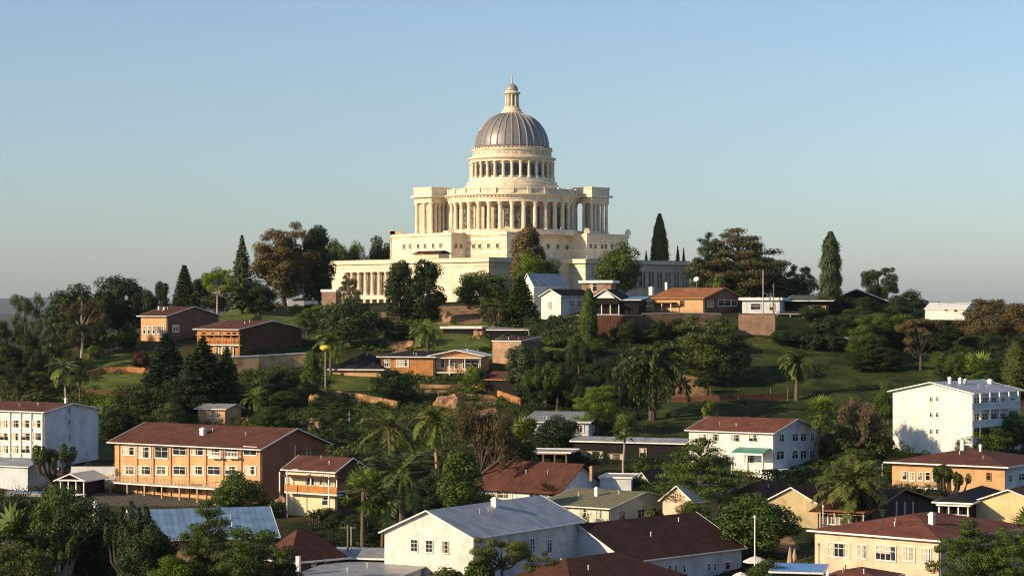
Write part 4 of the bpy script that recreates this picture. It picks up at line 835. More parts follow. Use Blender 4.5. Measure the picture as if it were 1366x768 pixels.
# ---------------------------------------------------------------- ground
LAWN = [(110,470,210,492),(100,498,205,520),(292,412,336,440),(352,412,420,440),(972,455,1250,590),(860,440,1000,480),(700,415,770,470),(560,430,650,470),(440,490,520,520),(120,585,165,612),(850,560,930,580),(1160,580,1215,612),(1020,720,1090,735),(880,485,1060,560)]
def ground():
    def axis(lo, hi, far0, far1):
        a = list(np.arange(lo, hi+.1, GS)); st = 3.; x = lo; left = []
        while x > far0: x -= st; left.append(x); st *= 1.22
        st = 3.; x = hi; right = []
        while x < far1: x += st; right.append(x); st *= 1.22
        return np.array(left[::-1]+a+right)
    xs = axis(GX0, GX1, -16000, 16000); ys = axis(GY0, GY1, -300, 24000)
    X, Y = np.meshgrid(xs, ys); Z = rawz(X, Y)
    ix = (X >= GX0)&(X <= GX1)&(Y >= GY0)&(Y <= GY1); Z[ix] = [tz(min(x, GX1-.01), min(y, GY1-.01)) for x, y in zip(X[ix], Y[ix])]
    ny, nx = X.shape; V = np.stack([X, Y, Z], -1).reshape(-1, 3); i = np.arange(ny*nx).reshape(ny, nx)
    Q = np.stack([i[:-1,:-1], i[:-1,1:], i[1:,1:], i[1:,:-1]], -1).reshape(-1, 4)
    me = mesh_np('ground', V, Q, np.zeros(len(Q))); me.polygons.foreach_set('use_smooth', [True]*len(Q))
    # what grows or lies where: lawn, bare soil, paving (real cover), plus slope: shade painted into the right lawn
    px = CX+F*V[:,0]/np.maximum(V[:,1], 60); py = HY-(V[:,2]-ZC)*F/np.maximum(V[:,1], 60)
    def area(rects):
        a = np.zeros(len(V))
        for x0,y0,x1,y1 in rects:
            cx, cy, rx, ry = (x0+x1)/2, (y0+y1)/2, (x1-x0)/2, (y1-y0)/2
            d = np.maximum(np.abs(px-cx)/rx, np.abs(py-cy)/ry); a = np.maximum(a, np.clip((1.15-d)/.3, 0, 1)*((V[:,1] > 200)&(V[:,1] < 700)))
        return a
    lawn = area(LAWN)
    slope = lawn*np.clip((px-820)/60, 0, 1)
    soil = area([(585,408,645,432),(405,525,440,560),(500,415,540,430),(560,520,660,560),(430,560,470,590),(870,500,940,530),(1000,705,1060,735),(520,450,560,470)])
    pave = area([(60,655,310,674),(0,640,70,660),(560,600,640,625)])
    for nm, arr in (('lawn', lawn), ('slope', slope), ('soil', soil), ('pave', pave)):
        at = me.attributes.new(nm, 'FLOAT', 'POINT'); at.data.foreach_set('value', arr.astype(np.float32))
    m, nt, b = nmat('ground'); tc = N(nt, 'ShaderNodeTexCoord')
    def noise(s, d=6.):
        n = N(nt, 'ShaderNodeTexNoise', i_Scale=s, i_Detail=d); nt.links.new(tc.outputs['Object'], n.inputs['Vector']); return n.outputs[0]
    def att(nm): return N(nt, 'ShaderNodeAttribute', attribute_name=nm).outputs['Fac']
    base = ramp(nt, noise(.12), (.018,.028,.009), (.060,.058,.022), .4, .62).outputs[0]
    fine = ramp(nt, noise(1.1, 9.), (.5,.5,.5), (1.25,1.25,1.2), .3, .7).outputs[0]
    lw = mixc(nt, att('slope'), ramp(nt, noise(.3), (.055,.090,.015), (.14,.16,.040), .35, .65).outputs[0], ramp(nt, noise(.25), (.016,.030,.007), (.054,.072,.020), .36, .68).outputs[0])  # second ramp darkens the right lawn's colour in place of shade
    so_ = ramp(nt, noise(.5), (.20,.12,.06), (.38,.24,.13), .35, .65).outputs[0]
    def edge(f):   # broken edge of an area
        ad = N(nt, 'ShaderNodeMath', operation='ADD'); nt.links.new(f, ad.inputs[0]); nt.links.new(noise(.6), ad.inputs[1]); return ramp(nt, ad.outputs[0], (0,0,0), (1,1,1), .85, 1.0).outputs[0]
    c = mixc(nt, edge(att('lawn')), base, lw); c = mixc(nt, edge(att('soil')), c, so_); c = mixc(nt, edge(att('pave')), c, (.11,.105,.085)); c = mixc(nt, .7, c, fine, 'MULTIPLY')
    nt.links.new(c, b.inputs['Base Color']); b.inputs['Roughness'].default_value = .95; b.inputs['Specular IOR Level'].default_value = .1
    bp = N(nt, 'ShaderNodeBump', i_Strength=.8, i_Distance=.25); nt.links.new(noise(2.5), bp.inputs['Height']); nt.links.new(bp.outputs[0], b.inputs['Normal'])
    me.materials.append(m); o = bpy.data.objects.new('ground', me); C.objects.link(o); tag(o, 'grassy hill and valley floor with lawns and patches of bare soil', 'ground', kind='structure')
ground()
def hills():
    rng = np.random.default_rng(3); xs = np.linspace(-10400, 10400, 240); V = []; Q = []
    rows = 14
    for j in range(rows):
        Yj = 12000+j*640
        for x in xs:
            px = CX+F*x/15600; x = x*.25; h = 30*math.exp(-((px-60)/190.)**2)+10*math.exp(-((px-1380)/120.)**2)+2.5*sin(x*.011)+1.8*sin(x*.023+1)+1.2*sin(x*.06+j)
            V.append((4*x, Yj+160*sin(x*.01), -8+(46+2.4*h+3*sin(x*.05)+2*sin(x*.13+2))*sin(pi*min(1, j/(rows-1)*.9+.02))**.8+.6*rng.normal()))
    n = len(xs); Q = [(j*n+i, j*n+i+1, (j+1)*n+i+1, (j+1)*n+i) for j in range(rows-1) for i in range(n-1)]
    me = mesh_np('hills', np.array(V), np.array(Q), np.zeros(len(Q))); m, nt, b = nmat('far_hills'); tc = N(nt, 'ShaderNodeTexCoord')
    n1 = N(nt, 'ShaderNodeTexNoise', i_Scale=.02, i_Detail=9.); nt.links.new(tc.outputs['Object'], n1.inputs['Vector'])
    nt.links.new(ramp(nt, n1.outputs[0], (.012,.026,.02), (.04,.06,.035), .4, .6).outputs[0], b.inputs['Base Color']); b.inputs['Roughness'].default_value = .95
    me.materials.append(m); o = bpy.data.objects.new('hills', me); C.objects.link(o); tag(o, 'low wooded hills far away on the left horizon, blue with distance', 'hills', kind='structure')
hills()
CAP, CAPZ = capitol()
# ---------------------------------------------------------------- houses
def pxs(a, b, n): return [a+(b-a)*i/(n-1) for i in range(n)]
# three-storey white block at far left
h = House('apartment_building', 59, 628, -58, 131, 549, 538, 'gx', 'white_wall', 'roof_redbrown', 'white three-storey block with brown roof cut by the left edge of the photo', 'building', gable='cool_white')
for y in (565, 582, 599): h.win('L', [(x, y, 12, 11, 'cur') for x in (-39,-24,-9,6,21,35,50)], mull=1)
m = MB()
for x in (-46,-31,-16,-1,14,28.5,42.5,57.5): u, _ = h.on('L', x, 600); m.box(u-.12, u+.12, -.28, -.003, 0, h.ze-.02)
h.part('pilasters', 'white_paint', m)
h.win('R', [(92,547,2.6,8),(92,563,2.6,8),(92,583,2.6,9)], 'cool_white', mull=0)
h.chimney(88, 531, 538, 4)
# orange three-storey hotel
h = House('hotel_building', 347, 672, 153, 434, 597, 571.5, 'gx', 'orange_wall', 'roof_redbrown', 'long orange three-storey building with brown roof, balcony deck and windows', 'building', over=.8, gable='orange_wall_shade')  # side wall is the front's orange with shade put into its colour
xs = [172,193,216,240,264,286,309,334]
sty = ['cur','cur','dark','dark','cur','cur','dark','dark']
h.win('L', [(x, 601 if i not in (1,2,6) else 603, 18, 12 if i not in (1,2,6) else 16, s) for i, (x, s) in enumerate(zip(xs, sty))])
h.win('L', [(x, 627, 17, 12, s) for x, s in zip(xs, ['mid','cur','mid','dark','cur','dark','cur','cur'])])
h.win('L', [(x, 651, 14, 13, s) for x, s in zip([171,193,216,240,262], ['cur','mid','dark','mid','dark'])], frame='orange_wood')
m = MB()
for x in (159,183,205,228,252,275,298,322): u, _ = h.on('L', x, 650); m.box(u-.16, u+.16, -.22, -.003, 0, h.ze-.05)
h.part('pilasters', 'orange_wall', m)
h.deck('L', 123, 287, 641, 2.6, .95, 8, 'white_paint', 'canvas_tan', down=True, postmat='orange_wall')
for x in (286, 309): h.deck('L', x-8, x+8, 609, .9, .8, 0, 'white_paint', down=False)
h.win('R', [(411,604,6,11)], mull=0); h.chimney(271, 571, 580, 9)
m = MB(); u, zz = h.on('R', 393, 590); m.box(.01, .12, u-.06, u+.06, 0, h.ze); h.part('downpipe', 'white_paint', m)
m = MB(); u0, _ = h.on('R', 394, 594); m.box(.031, .35, u0, h.W, h.ze-.9, h.ze-.75); h.part('string_course', 'orange_wall_shade', m)
# cream house with upper veranda beside it
h = House('house', 447, 694, 381, 488, 628, 611, 'gx', 'cream_wall', 'roof_redbrown', 'narrow two-storey cream house with orange wooden balcony right of the long orange building', gable='umber_wall', over=.45)
h.win('L', [(414,640,13,15,'dark'),(429,640,5,15,'cur'),(438,641,10,14,'mid')]); h.win('L', [(434,668,9,12,'dark')], mull=0)
h.deck('L', 379, 449, 655, 1.3, 1.0, 3, 'white_paint', 'timber_orange', solid=True, down=False, roof=2.1, roofmat='roof_redbrown'); h.deck('R', 447, 466, 655, 1.0, 1.0, 0, 'white_paint', 'timber_orange', solid=True, down=False)
h.part('post', 'white_paint', MB().box(-h.L-.1, -h.L+.05, -1.3, -1.15, -2, h.ze-.4)); h.part('post', 'white_paint', MB().box(-.15, .0, -1.3, -1.15, -2, h.ze-.4))
# large blue-grey metal roof in front of the hotel
h = House('house', 366, 745, 184, 340, 713, 676, 'gx', 'orange_wall', 'metal_blue_x', 'low building under a broad pale blue metal roof in front of the long orange building', th=-16, over=.6, W=13)
h = House('house', 388, 790, 352, 455, 742, 706, 'hip', 'timber_dark', 'roof_redbrown', 'dark timber house with low brown hipped roof right of the blue metal roof', th=50, over=.7)
h.win('R', [(418,748,6,12),(436,748,6,12)])
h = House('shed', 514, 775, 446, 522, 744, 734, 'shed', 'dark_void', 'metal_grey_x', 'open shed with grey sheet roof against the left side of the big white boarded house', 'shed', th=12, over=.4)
h = House('outbuilding', 520, 800, 398, 600, 773, 756, 'gx', 'cool_white', 'metal_grey_x', 'low outbuilding with blue-grey sheet roof, bottom edge, left of the white boarded house', 'outbuilding', th=20, over=.4)
m = MB().box(-h.L-.2, -h.L+.25, -.3, .15, 0, h.ze+2.2); h.part('gate_post', 'white_paint', m)
# big white boarded house
h = House('house', 631, 792, 513, 776, 716, 681, 'gy', 'white_boards', 'metal_grey_y', 'big white boarded house in the front with grey metal roof and three gable windows', th=33, over=.45, gable='pale_siding')
h.win('L', [(553,727,9.5,17,'dark'),(573,728,9.5,17,'dark'),(594,729,9.5,17,'dark')], bars=2, fw=.07)
h.win('R', [(709,727,7,20,'dark'),(732,728,7,20,'dark')], bars=3, fw=.07)
h.chimney(660, 664, 676, 10); m = MB().tube([(.06,.1,-1),(.06,.1,h.ze)], [.06,.06]).tube([(.06,h.W-.1,-1),(.06,h.W-.1,h.ze)], [.06,.06]); h.part('downpipe', 'white_paint', m)
# brown roof house
h = House('house', 838, 785, 712, 989, 747, 699, 'gy', 'cool_white', 'roof_dark', 'house with large dark brown roof and grey-white wall right of the big white boarded house', th=45, over=.5, gable='cool_white')
h.win('R', [(893,758,5,11),(901,758,4,11),(912,758,4,12),(945,756,4,11),(953,756,4,11),(970,754,8,11)], mull=0)
# foreground red tiled hip roof
h = House('house', 762, 815, 668, 905, 784, 741, 'hip', 'cool_white', 'roof_brown', 'nearest brown tiled hip roof at the bottom edge of the photo', th=42, over=.6, fascia='roof_redbrown')
# pale green roof bungalow
h = House('house', 812, 706, 724, 902, 677, 656, 'gx', 'green_white', 'roof_olive', 'pale house with olive green roof and white windows behind the big white boarded house', over=.6)
h.win('L', [(746,685,22,12,'dark')], mull=0, bars=0); h.win('L', [(778,684,10,12,'cur'),(799,685,8,13,'cur')])
h.win('R', [(829,687,9,14),(855,685,10,14),(882,684,9,14)]); h.chimney(796, 650, 662, 6)
# red roof house behind
h = House('house', 745, 680, 640, 802, 654, 619, 'gx', 'cool_white', 'roof_redbrown', 'low house under a long red tiled roof behind the big white boarded house', over=.7, fascia='roof_red')
h.win('L', [(672,660,24,9,'mid'),(713,660,14,9,'dark')]); h.chimney(789, 622, 632, 5, 'brick_tan')
# white flat-roof house mid
h = House('house', 785, 588, 700, 800, 563, 552, 'shed', 'cool_white', 'metal_grey_x', 'small white house with pale flat roof below the round weeping tree', th=10, over=.5)
h.win('L', [(773,571,12,10,'dark')])
# long carport
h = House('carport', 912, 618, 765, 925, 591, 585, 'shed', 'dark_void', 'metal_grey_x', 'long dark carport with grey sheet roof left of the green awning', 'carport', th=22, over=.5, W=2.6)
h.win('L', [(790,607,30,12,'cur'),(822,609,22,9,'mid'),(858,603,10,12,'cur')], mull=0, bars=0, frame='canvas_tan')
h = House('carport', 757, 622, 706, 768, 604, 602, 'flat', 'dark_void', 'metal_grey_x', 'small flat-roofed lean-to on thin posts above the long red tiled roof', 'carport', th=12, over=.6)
h.deck('L', 708, 756, 604, 1.2, 0, 4, 'pole_wood', down=True)
# white villa with red roof and green awning
h = House('house', 1031, 634, 919, 1089, 577, 559, 'gx', 'white_wall', 'roof_red', 'white two-storey house with red roof and green awning over its porch', over=.5, gable='cool_white')
h.win('L', [(938,583,11,10,'cur'),(953,583,11,10,'cur'),(981,584,12,10,'cur'),(1005,584,12,10,'cur')]); h.win('L', [(1000,611,14,14,'mid'),(945,611,10,12,'mid'),(968,611,10,12,'mid')])
h.win('R', [(1042,584,7,11),(1060,583,8,11),(1071,583,8,11),(1083,583,6,11),(1040,607,11,12),(1060,606,9,12),(1071,606,9,12),(1083,606,7,12)])
u0, z0 = h.on('L', 987, 597); u1, _ = h.on('L', 1029, 597); m = MB(); fn = lambda a,b,z: (a, b, z)
m.extr([(-2.8,z0-.55),(-1.9,z0-.2),(-.9,z0+.05),(-.01,z0+.15),(-.01,z0+.05),(-.9,z0-.05),(-1.9,z0-.3),(-2.8,z0-.67)], u0, u1, fn); aw = h.part('awning', 'awning_green', m)
m = MB().box(u0, u1, -2.85, -2.75, z0-.9, z0-.6)
for u in (u0+.1, (u0+u1)/2, u1-.1): m.box(u-.09, u+.09, -2.85, -2.68, -2, z0-.6)
m.build('porch_frame', 'white_paint', aw); m = MB().box(u0-.4, u1+.4, -3.2, -.003, -3, .25); h.part('porch_floor', 'white_paint', m)
h.deck('R', 1031, 1060, 628, 2.0, 0, 0, 'cool_white', down=False, th=1.6, name='terrace')
# small lit gable
h = House('cottage', 868, 668, 845, 892, 645, 630, 'gy', 'cream_wall', 'roof_dark', 'tiny cream cottage gable showing just left of the layered cedar', 'cottage', th=20, over=.3)
h = House('outbuilding', 842, 672, 800, 852, 638, 636, 'flat', 'cool_white', 'metal_grey_x', 'long low white wall-like outbuilding behind the olive green roof', 'outbuilding', th=12, over=.1)
h = House('house', 925, 700, 884, 985, 668, 648, 'gy', 'peach_wall', 'metal_blue_y', 'orange walled house with blue-grey roof half hidden behind the layered cedar', th=40, over=.4)
# brown roofs and tan gable
h = House('house', 1091, 705, 1022, 1165, 671, 650, 'gy', 'tan_wall', 'roof_brown', 'house with plain tan gable wall and brown roof right of the round spreading pine', th=30, over=.4)
h = House('house', 1020, 690, 965, 1075, 664, 642, 'hip', 'umber_wall', 'roof_brown', 'brown hipped roof between the layered cedar and the plain tan gable', th=35, over=.6, fascia='roof_brown')
h.antenna(1012, 642, 662)
h = House('house', 1150, 712, 1092, 1245, 684, 652, 'gx', 'timber_dark', 'roof_dark', 'dark house with porch posts and near-black roof behind the front peach house', over=1.0, fascia='orange_wood')
[h.chimney(x, 669, 680, 4) for x in (1195,1206,1217)]; h.win('L', [(1110,692,12,14,'mid'),(1124,692,12,14,'mid'),(1138,692,10,14,'mid')]); h.deck('L', 1092, 1152, 704, 1.6, 0, 4, 'pole_grey', roof=2.3, roofmat='roof_orange')
# front peach house
h = House('house', 1252, 790, 1087, 1372, 719, 684, 'hip', 'peach_wall', 'roof_red', 'front peach house with red roof, white chimney and a row of white shutter windows', th=42, over=.6)
h.win('L', [(1119,733,30,20,'cur'),(1150,735,13,20,'cur'),(1182,737,28,21,'cur'),(1213,738,16,20,'cur'),(1236,740,14,20,'cur')], mull=3, fw=.1)
h.chimney(1243, 684, 700, 9); m = MB(); u, z_ = h.on('L', 1128, 740); m.box(u-.05, u+.05, -.1, -.003, 0, 2.2); h.part('downpipe', 'pole_wood', m)
h.antenna(1177, 678, 705, Y=h.Y+5)
# orange right house
h = House('house', 1340, 662, 1190, 1400, 621, 598, 'hip', 'orange_wall', 'roof_redbrown', 'orange house with broad brown roof and white framed veranda windows at the right edge', over=.9, gable='cool_white')
h.win('L', [(1207,634,7,12,'cur'),(1217,635,7,12,'cur'),(1228,635,7,12,'mid'),(1238,635,7,12,'dark'),(1248,635,7,12,'dark')], mull=0); h.win('L', [(1319,635,7,11,'dark')], mull=0, frame='orange_wood')
h.win('R', [(1347,638,5,10),(1362,636,8,10)]); h.deck('L', 1192, 1256, 648, 1.6, .8, 4, 'white_paint', 'canvas_tan')
h.chimney(1284, 587, 598, 6); h.chimney(1308, 593, 599, 4)
# black roof with cream gable
h = House('house', 1400, 728, 1292, 1440, 675, 653, 'gy', 'yellow_wall', 'roof_redbrown', 'pale yellow gable house at the right edge above the front peach house', th=28, over=.4)
h = House('house', 1293, 722, 1250, 1335, 669, 653, 'hip', 'dark_void', 'roof_black', 'low black hipped roof on white porch columns left of the pale yellow gable', th=25, over=.5)
h.deck('L', 1251, 1292, 692, .9, .7, 4, 'white_paint', roof=1.75)
# white three-storey with balconies
h = House('apartment_building', 1297, 612, 1191, 1361, 524, 510, 'gy', 'white_wall', 'metal_grey_y', 'white three-storey block with grey roof and balconies on its right side', 'building', th=40, over=.6, gable='cool_white')
for y in (532, 553, 575): h.win('L', [(1242,y,4,7,'dark'),(1250,y,4,7,'dark')], mull=0)
for y, yf in ((535,546),(556,569),(577,592)):
    h.win('R', [(x, y, 8, 11, 'dark') for x in (1302,1313,1325,1337,1350)]); h.deck('R', 1297, 1361, yf, 1.5, 1.0, 0, 'white_paint', 'cool_white', solid=True, down=False)
m = MB()
for u in pxs(.1, h.W-.1, 6): m.box(1.3, 1.5, u-.1, u+.1, -2, h.ze-.05)
h.part('balcony_posts', 'white_paint', m)
for x, t in ((1267,503),(1281,504),(1288,506),(1321,506)): h.chimney(x, t, 512, 5 if x < 1300 else 8)
# far white building
h = House('building', 1288, 428, 1234, 1302, 412, 404, 'gx', 'white_wall', 'white_paint', 'far white building glowing in the sun above the trees on the right', 'building', Y=585, th=25, over=.2)
h.win('L', [(1262,413,5,4),(1275,414,5,4)], mull=0, frame='cream_wall'); h.antenna(1253, 401, 406)
# hilltop brick house
h = House('house', 938, 418, 871, 989, 397, 384, 'gx', 'orange_wall', 'roof_orange', 'hilltop bungalow with orange tiled roof and brick gable above the retaining wall', over=.6, gable='brick_dark', fascia='orange_wood')
h.win('L', [(910,405,6,9,'dark')], mull=0, frame='orange_wood'); h.win('R', [(947,405,8,9),(966,404,17,9),(979,404,8,9)]); h.chimney(889, 377, 385, 4); h.chimney(869, 383, 388, 7)
h.deck('L', 858, 938, 417, 1.6, .7, 0, 'concrete', 'canvas_tan', down=False); h.deck('L', 858, 895, 416, 2.2, 0, 4, 'white_paint', roof=2.0, roofmat='roof_orange')
h = House('house', 1040, 419, 990, 1053, 400, 397, 'flat', 'cool_white', 'metal_white', 'small flat-roofed white house right of the orange tiled bungalow on the hilltop', th=15, over=.6)
h.win('L', [(1008,409,14,9,'dark'),(1030,409,8,10,'cur')], mull=0); h.deck('L', 1036, 1072, 418, 2.6, .5, 3, 'concrete', 'dark_metal')
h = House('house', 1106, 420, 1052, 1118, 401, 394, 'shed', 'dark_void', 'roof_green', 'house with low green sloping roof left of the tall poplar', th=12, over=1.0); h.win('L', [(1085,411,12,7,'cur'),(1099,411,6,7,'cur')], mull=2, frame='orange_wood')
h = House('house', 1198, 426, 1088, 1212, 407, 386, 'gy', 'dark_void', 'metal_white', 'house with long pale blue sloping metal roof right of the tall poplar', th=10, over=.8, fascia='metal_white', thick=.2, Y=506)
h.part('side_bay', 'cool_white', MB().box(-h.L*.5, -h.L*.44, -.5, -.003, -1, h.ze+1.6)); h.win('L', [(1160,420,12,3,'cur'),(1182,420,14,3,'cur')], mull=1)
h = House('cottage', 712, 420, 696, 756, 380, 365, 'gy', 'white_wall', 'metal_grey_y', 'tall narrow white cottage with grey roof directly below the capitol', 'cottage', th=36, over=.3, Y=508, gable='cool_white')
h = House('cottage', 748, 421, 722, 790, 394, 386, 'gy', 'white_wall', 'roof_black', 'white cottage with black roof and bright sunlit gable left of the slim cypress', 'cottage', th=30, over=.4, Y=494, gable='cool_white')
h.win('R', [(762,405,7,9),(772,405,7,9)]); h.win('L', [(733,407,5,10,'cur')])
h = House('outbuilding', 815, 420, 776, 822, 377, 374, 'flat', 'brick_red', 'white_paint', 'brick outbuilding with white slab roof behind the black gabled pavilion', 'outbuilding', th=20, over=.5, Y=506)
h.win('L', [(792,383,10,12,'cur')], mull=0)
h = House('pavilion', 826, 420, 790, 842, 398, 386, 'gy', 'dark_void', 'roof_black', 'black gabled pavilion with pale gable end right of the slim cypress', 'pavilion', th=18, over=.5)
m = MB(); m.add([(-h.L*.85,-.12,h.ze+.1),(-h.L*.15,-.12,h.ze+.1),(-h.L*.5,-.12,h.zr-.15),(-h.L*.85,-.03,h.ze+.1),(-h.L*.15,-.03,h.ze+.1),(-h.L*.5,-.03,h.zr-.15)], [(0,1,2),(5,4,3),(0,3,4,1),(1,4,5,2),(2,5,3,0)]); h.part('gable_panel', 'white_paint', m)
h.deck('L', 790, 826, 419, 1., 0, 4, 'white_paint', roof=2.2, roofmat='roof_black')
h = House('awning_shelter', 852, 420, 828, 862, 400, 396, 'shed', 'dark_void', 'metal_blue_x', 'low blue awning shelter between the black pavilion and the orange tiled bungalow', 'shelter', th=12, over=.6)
# mid slope house with white fascia
h = House('house', 578, 502, 508, 612, 476, 470, 'shed', 'timber_orange', 'roof_black', 'orange timber bungalow with flat white-edged roof halfway up the hill', th=12, over=.7)
h.win('L', [(517,484,8,11,'cur'),(537,484,17,10,'cur')], mull=2, fw=.14)
h = House('house', 641, 502, 577, 652, 474, 467, 'gy', 'orange_wood', 'metal_white', 'orange fronted pavilion with curved white roof edge joined to the timber bungalow', th=12, over=.9)
h.win('L', [(588,485,12,12,'cur'),(601,486,5,12,'dark'),(609,486,5,12,'dark'),(628,486,22,12,'dark')], mull=1); h.deck('L', 578, 641, 496, 1.4, 0, 4, 'white_paint', roof=2.7)
h = House('house', 508, 504, 444, 530, 490, 471, 'hip', 'orange_wall', 'roof_black', 'low house with black hipped roof left of the timber bungalow', th=12, over=.8)
h = House('storehouse', 695, 488, 657, 722, 455, 449, 'shed', 'brick_tan', 'roof_dark', 'square tan brick storehouse lit on its left face above the timber bungalow', 'storehouse', th=32, over=.1, gable='brown_wall')
h = House('carport', 640, 446, 591, 648, 438, 435, 'flat', 'dark_void', 'white_paint', 'flat white carport roof beside orange rocks on the upper slope', 'carport', th=10, over=.5)
h = House('carport', 703, 452, 652, 712, 440, 434, 'shed', 'dark_void', 'metal_grey_x', 'grey sloping carport roof with white corner post right of the flat white one', 'carport', th=8, over=.5); h.part('corner_post', 'white_paint', MB().box(.4,.6,-.6,-.4,-2,h.ze))
h = House('shed', 690, 532, 648, 702, 506, 497, 'shed', 'dark_void', 'roof_redbrown', 'dark shed with thin red trim and sloping roof below the tan brick storehouse', 'shed', th=30, over=.4, fascia='orange_render')
# upper left pair
h = House('house', 222, 456, 188, 291, 421, 409, 'gx', 'orange_wall', 'roof_brown', 'orange house with brown roof and brown gable on the upper left slope', over=.6, gable='brown_wall')
h.win('L', [(193,440,4,12,'cur'),(199,440,4,12,'cur'),(205.5,440,4,12,'cur'),(212,440,4,12,'cur'),(217,440,4,11,'cur')], mull=0, fw=.14); h.win('R', [(234,438,9,10,'dark')], fw=.3); h.chimney(212, 409, 414, 2.5); h.chimney(219, 410, 414, 2)
h = House('house', 318, 478, 263, 402, 439, 428, 'gx', 'timber_orange', 'roof_redbrown', 'dark chalet with carved orange balcony above the tan retaining wall', over=.6, gable='umber_wall')
h.deck('L', 263, 319, 459, .9, 1.0, 6, 'white_paint', 'timber_orange', roof=1.9, roofmat='orange_wood', postmat='orange_wood'); h.win('L', [(x, 469, 7, 13, 'mid') for x in (289,299,309)], mull=0, fw=.2)
h.win('L', [(x, 447, 6, 9, 'dark') for x in (272,283,294,305,313)], mull=0, frame='orange_wood')
h = House('hut', 300, 566, 264, 322, 545, 539, 'gx', 'orange_wall', 'metal_grey_x', 'small orange hut with grey roof below the big dark firs', 'hut', over=.5, th=25)
h.win('L', [(280,553,6,9,'cur'),(290,553,6,9,'cur')], mull=0)
h = House('shed', 37, 655, -30, 44, 622, 612, 'gx', 'cool_white', 'metal_grey_x', 'pale grey-white shed at the left edge below the white three-storey block', 'shed', th=25, over=.3)
h = House('kiosk', 448, 408, 429, 455, 389, 386, 'flat', 'brick_red', 'orange_render', 'little brick kiosk at the left foot of the capitol wing', 'kiosk', th=20, over=.1)
h = House('garden_canopy', 112, 662, 78, 116, 640, 632, 'gy', 'dark_void', 'canvas', 'white garden canopy on posts left of the long orange building', 'canopy', th=15, over=.5)
h.deck('L', 79, 112, 658, .8, 0, 4, 'white_paint', roof=1.9)
# annex on the podium
o = empty('annex', ((585-CX)/F*594, 594, 0), 0, 'small cream annex with dark roof standing on the left wing of the capitol', 'annex'); zb = ZC+(HY-346)/F*594-.4; o.location.z = zb
o.rotation_euler.z = -pi/4; MB().box(-9.5, 0, 0, 4, 0, 1.9).build('wall', 'stone_warm', o); MB().extr([(-.5,1.92),(2,2.7),(4.6,1.92),(4.6,2.02),(2,2.85),(-.5,2.02)], -10, .5, lambda a,b,z: (a,b,z)).build('roof', 'roof_dark', o)
# ---------------------------------------------------------------- walls
wall_line('retaining_wall', [(300,498,477),(345,496,475),(380,492,473),(416,490,471)], 'retaining_tan', 'tan retaining wall with white coping below the dark chalet', cap='white_paint')
wall_line('garden_wall', [(60,522,514),(98,508,501),(137,499,490),(170,496,489),(200,499,491)], 'orange_render', 'bent orange garden wall between the two left lawns')
wall_line('garden_wall', [(110,528,519),(168,530,521)], 'umber_wall', 'short dark brown wall under the lower left lawn')
wall_line('garden_wall', [(118,478,472),(140,474,466)], 'orange_render', 'stub of orange wall beside the banana clump')
wall_line('stone_wall', [(428,528,519),(455,530,522),(480,535,525),(530,545,535)], 'soil_rock', 'pale stone wall running down from the yellow lamp')
wall_line('terrace_wall', [(368,415,408),(410,414,408),(455,413,408)], 'soil_rock', 'low pinkish terrace wall above the upper left lawn')
wall_line('planter_wall', [(384,412,402),(405,412,401),(424,409,401)], 'white_wall', 'short white wall at the foot of the brown broadleaf tree')
wall_line('timber_wall', [(768,452,421),(800,452,421),(856,450,421)], 'slat_wall', 'dark slatted timber retaining wall right of the slim cypress', cap='concrete')
wall_line('brick_wall', [(857,448,419),(910,447,418),(962,446,419)], 'brick_dark', 'long dark brick retaining wall under the orange tiled bungalow', cap='concrete')
wall_line('brick_wall', [(985,447,419),(1034,449,419)], 'brick_red', 'square brick retaining wall under the flat-roofed white house')
wall_line('garden_wall', [(890,537,530),(960,535,527),(1050,532,524)], 'umber_wall', 'dark red wall crossing the right lawn', th=.3)
wall_line('garden_wall', [(628,520,514),(662,528,520),(694,540,531)], 'orange_render', 'red topped wall descending past the dark red-trimmed shed')
wall_line('terrace_wall', [(560,518,512),(600,519,513),(618,518,512)], 'soil_rock', 'low terrace wall in front of the orange pavilion')
wall_line('garden_wall', [(92,640,622),(130,640,622),(158,640,622)], 'cool_white', 'grey-white garden wall behind the garden canopy')
wall_line('courtyard_wall', [(440,768,745),(480,766,744),(512,765,752)], 'cream_wall', 'cream courtyard wall below the open grey shed')
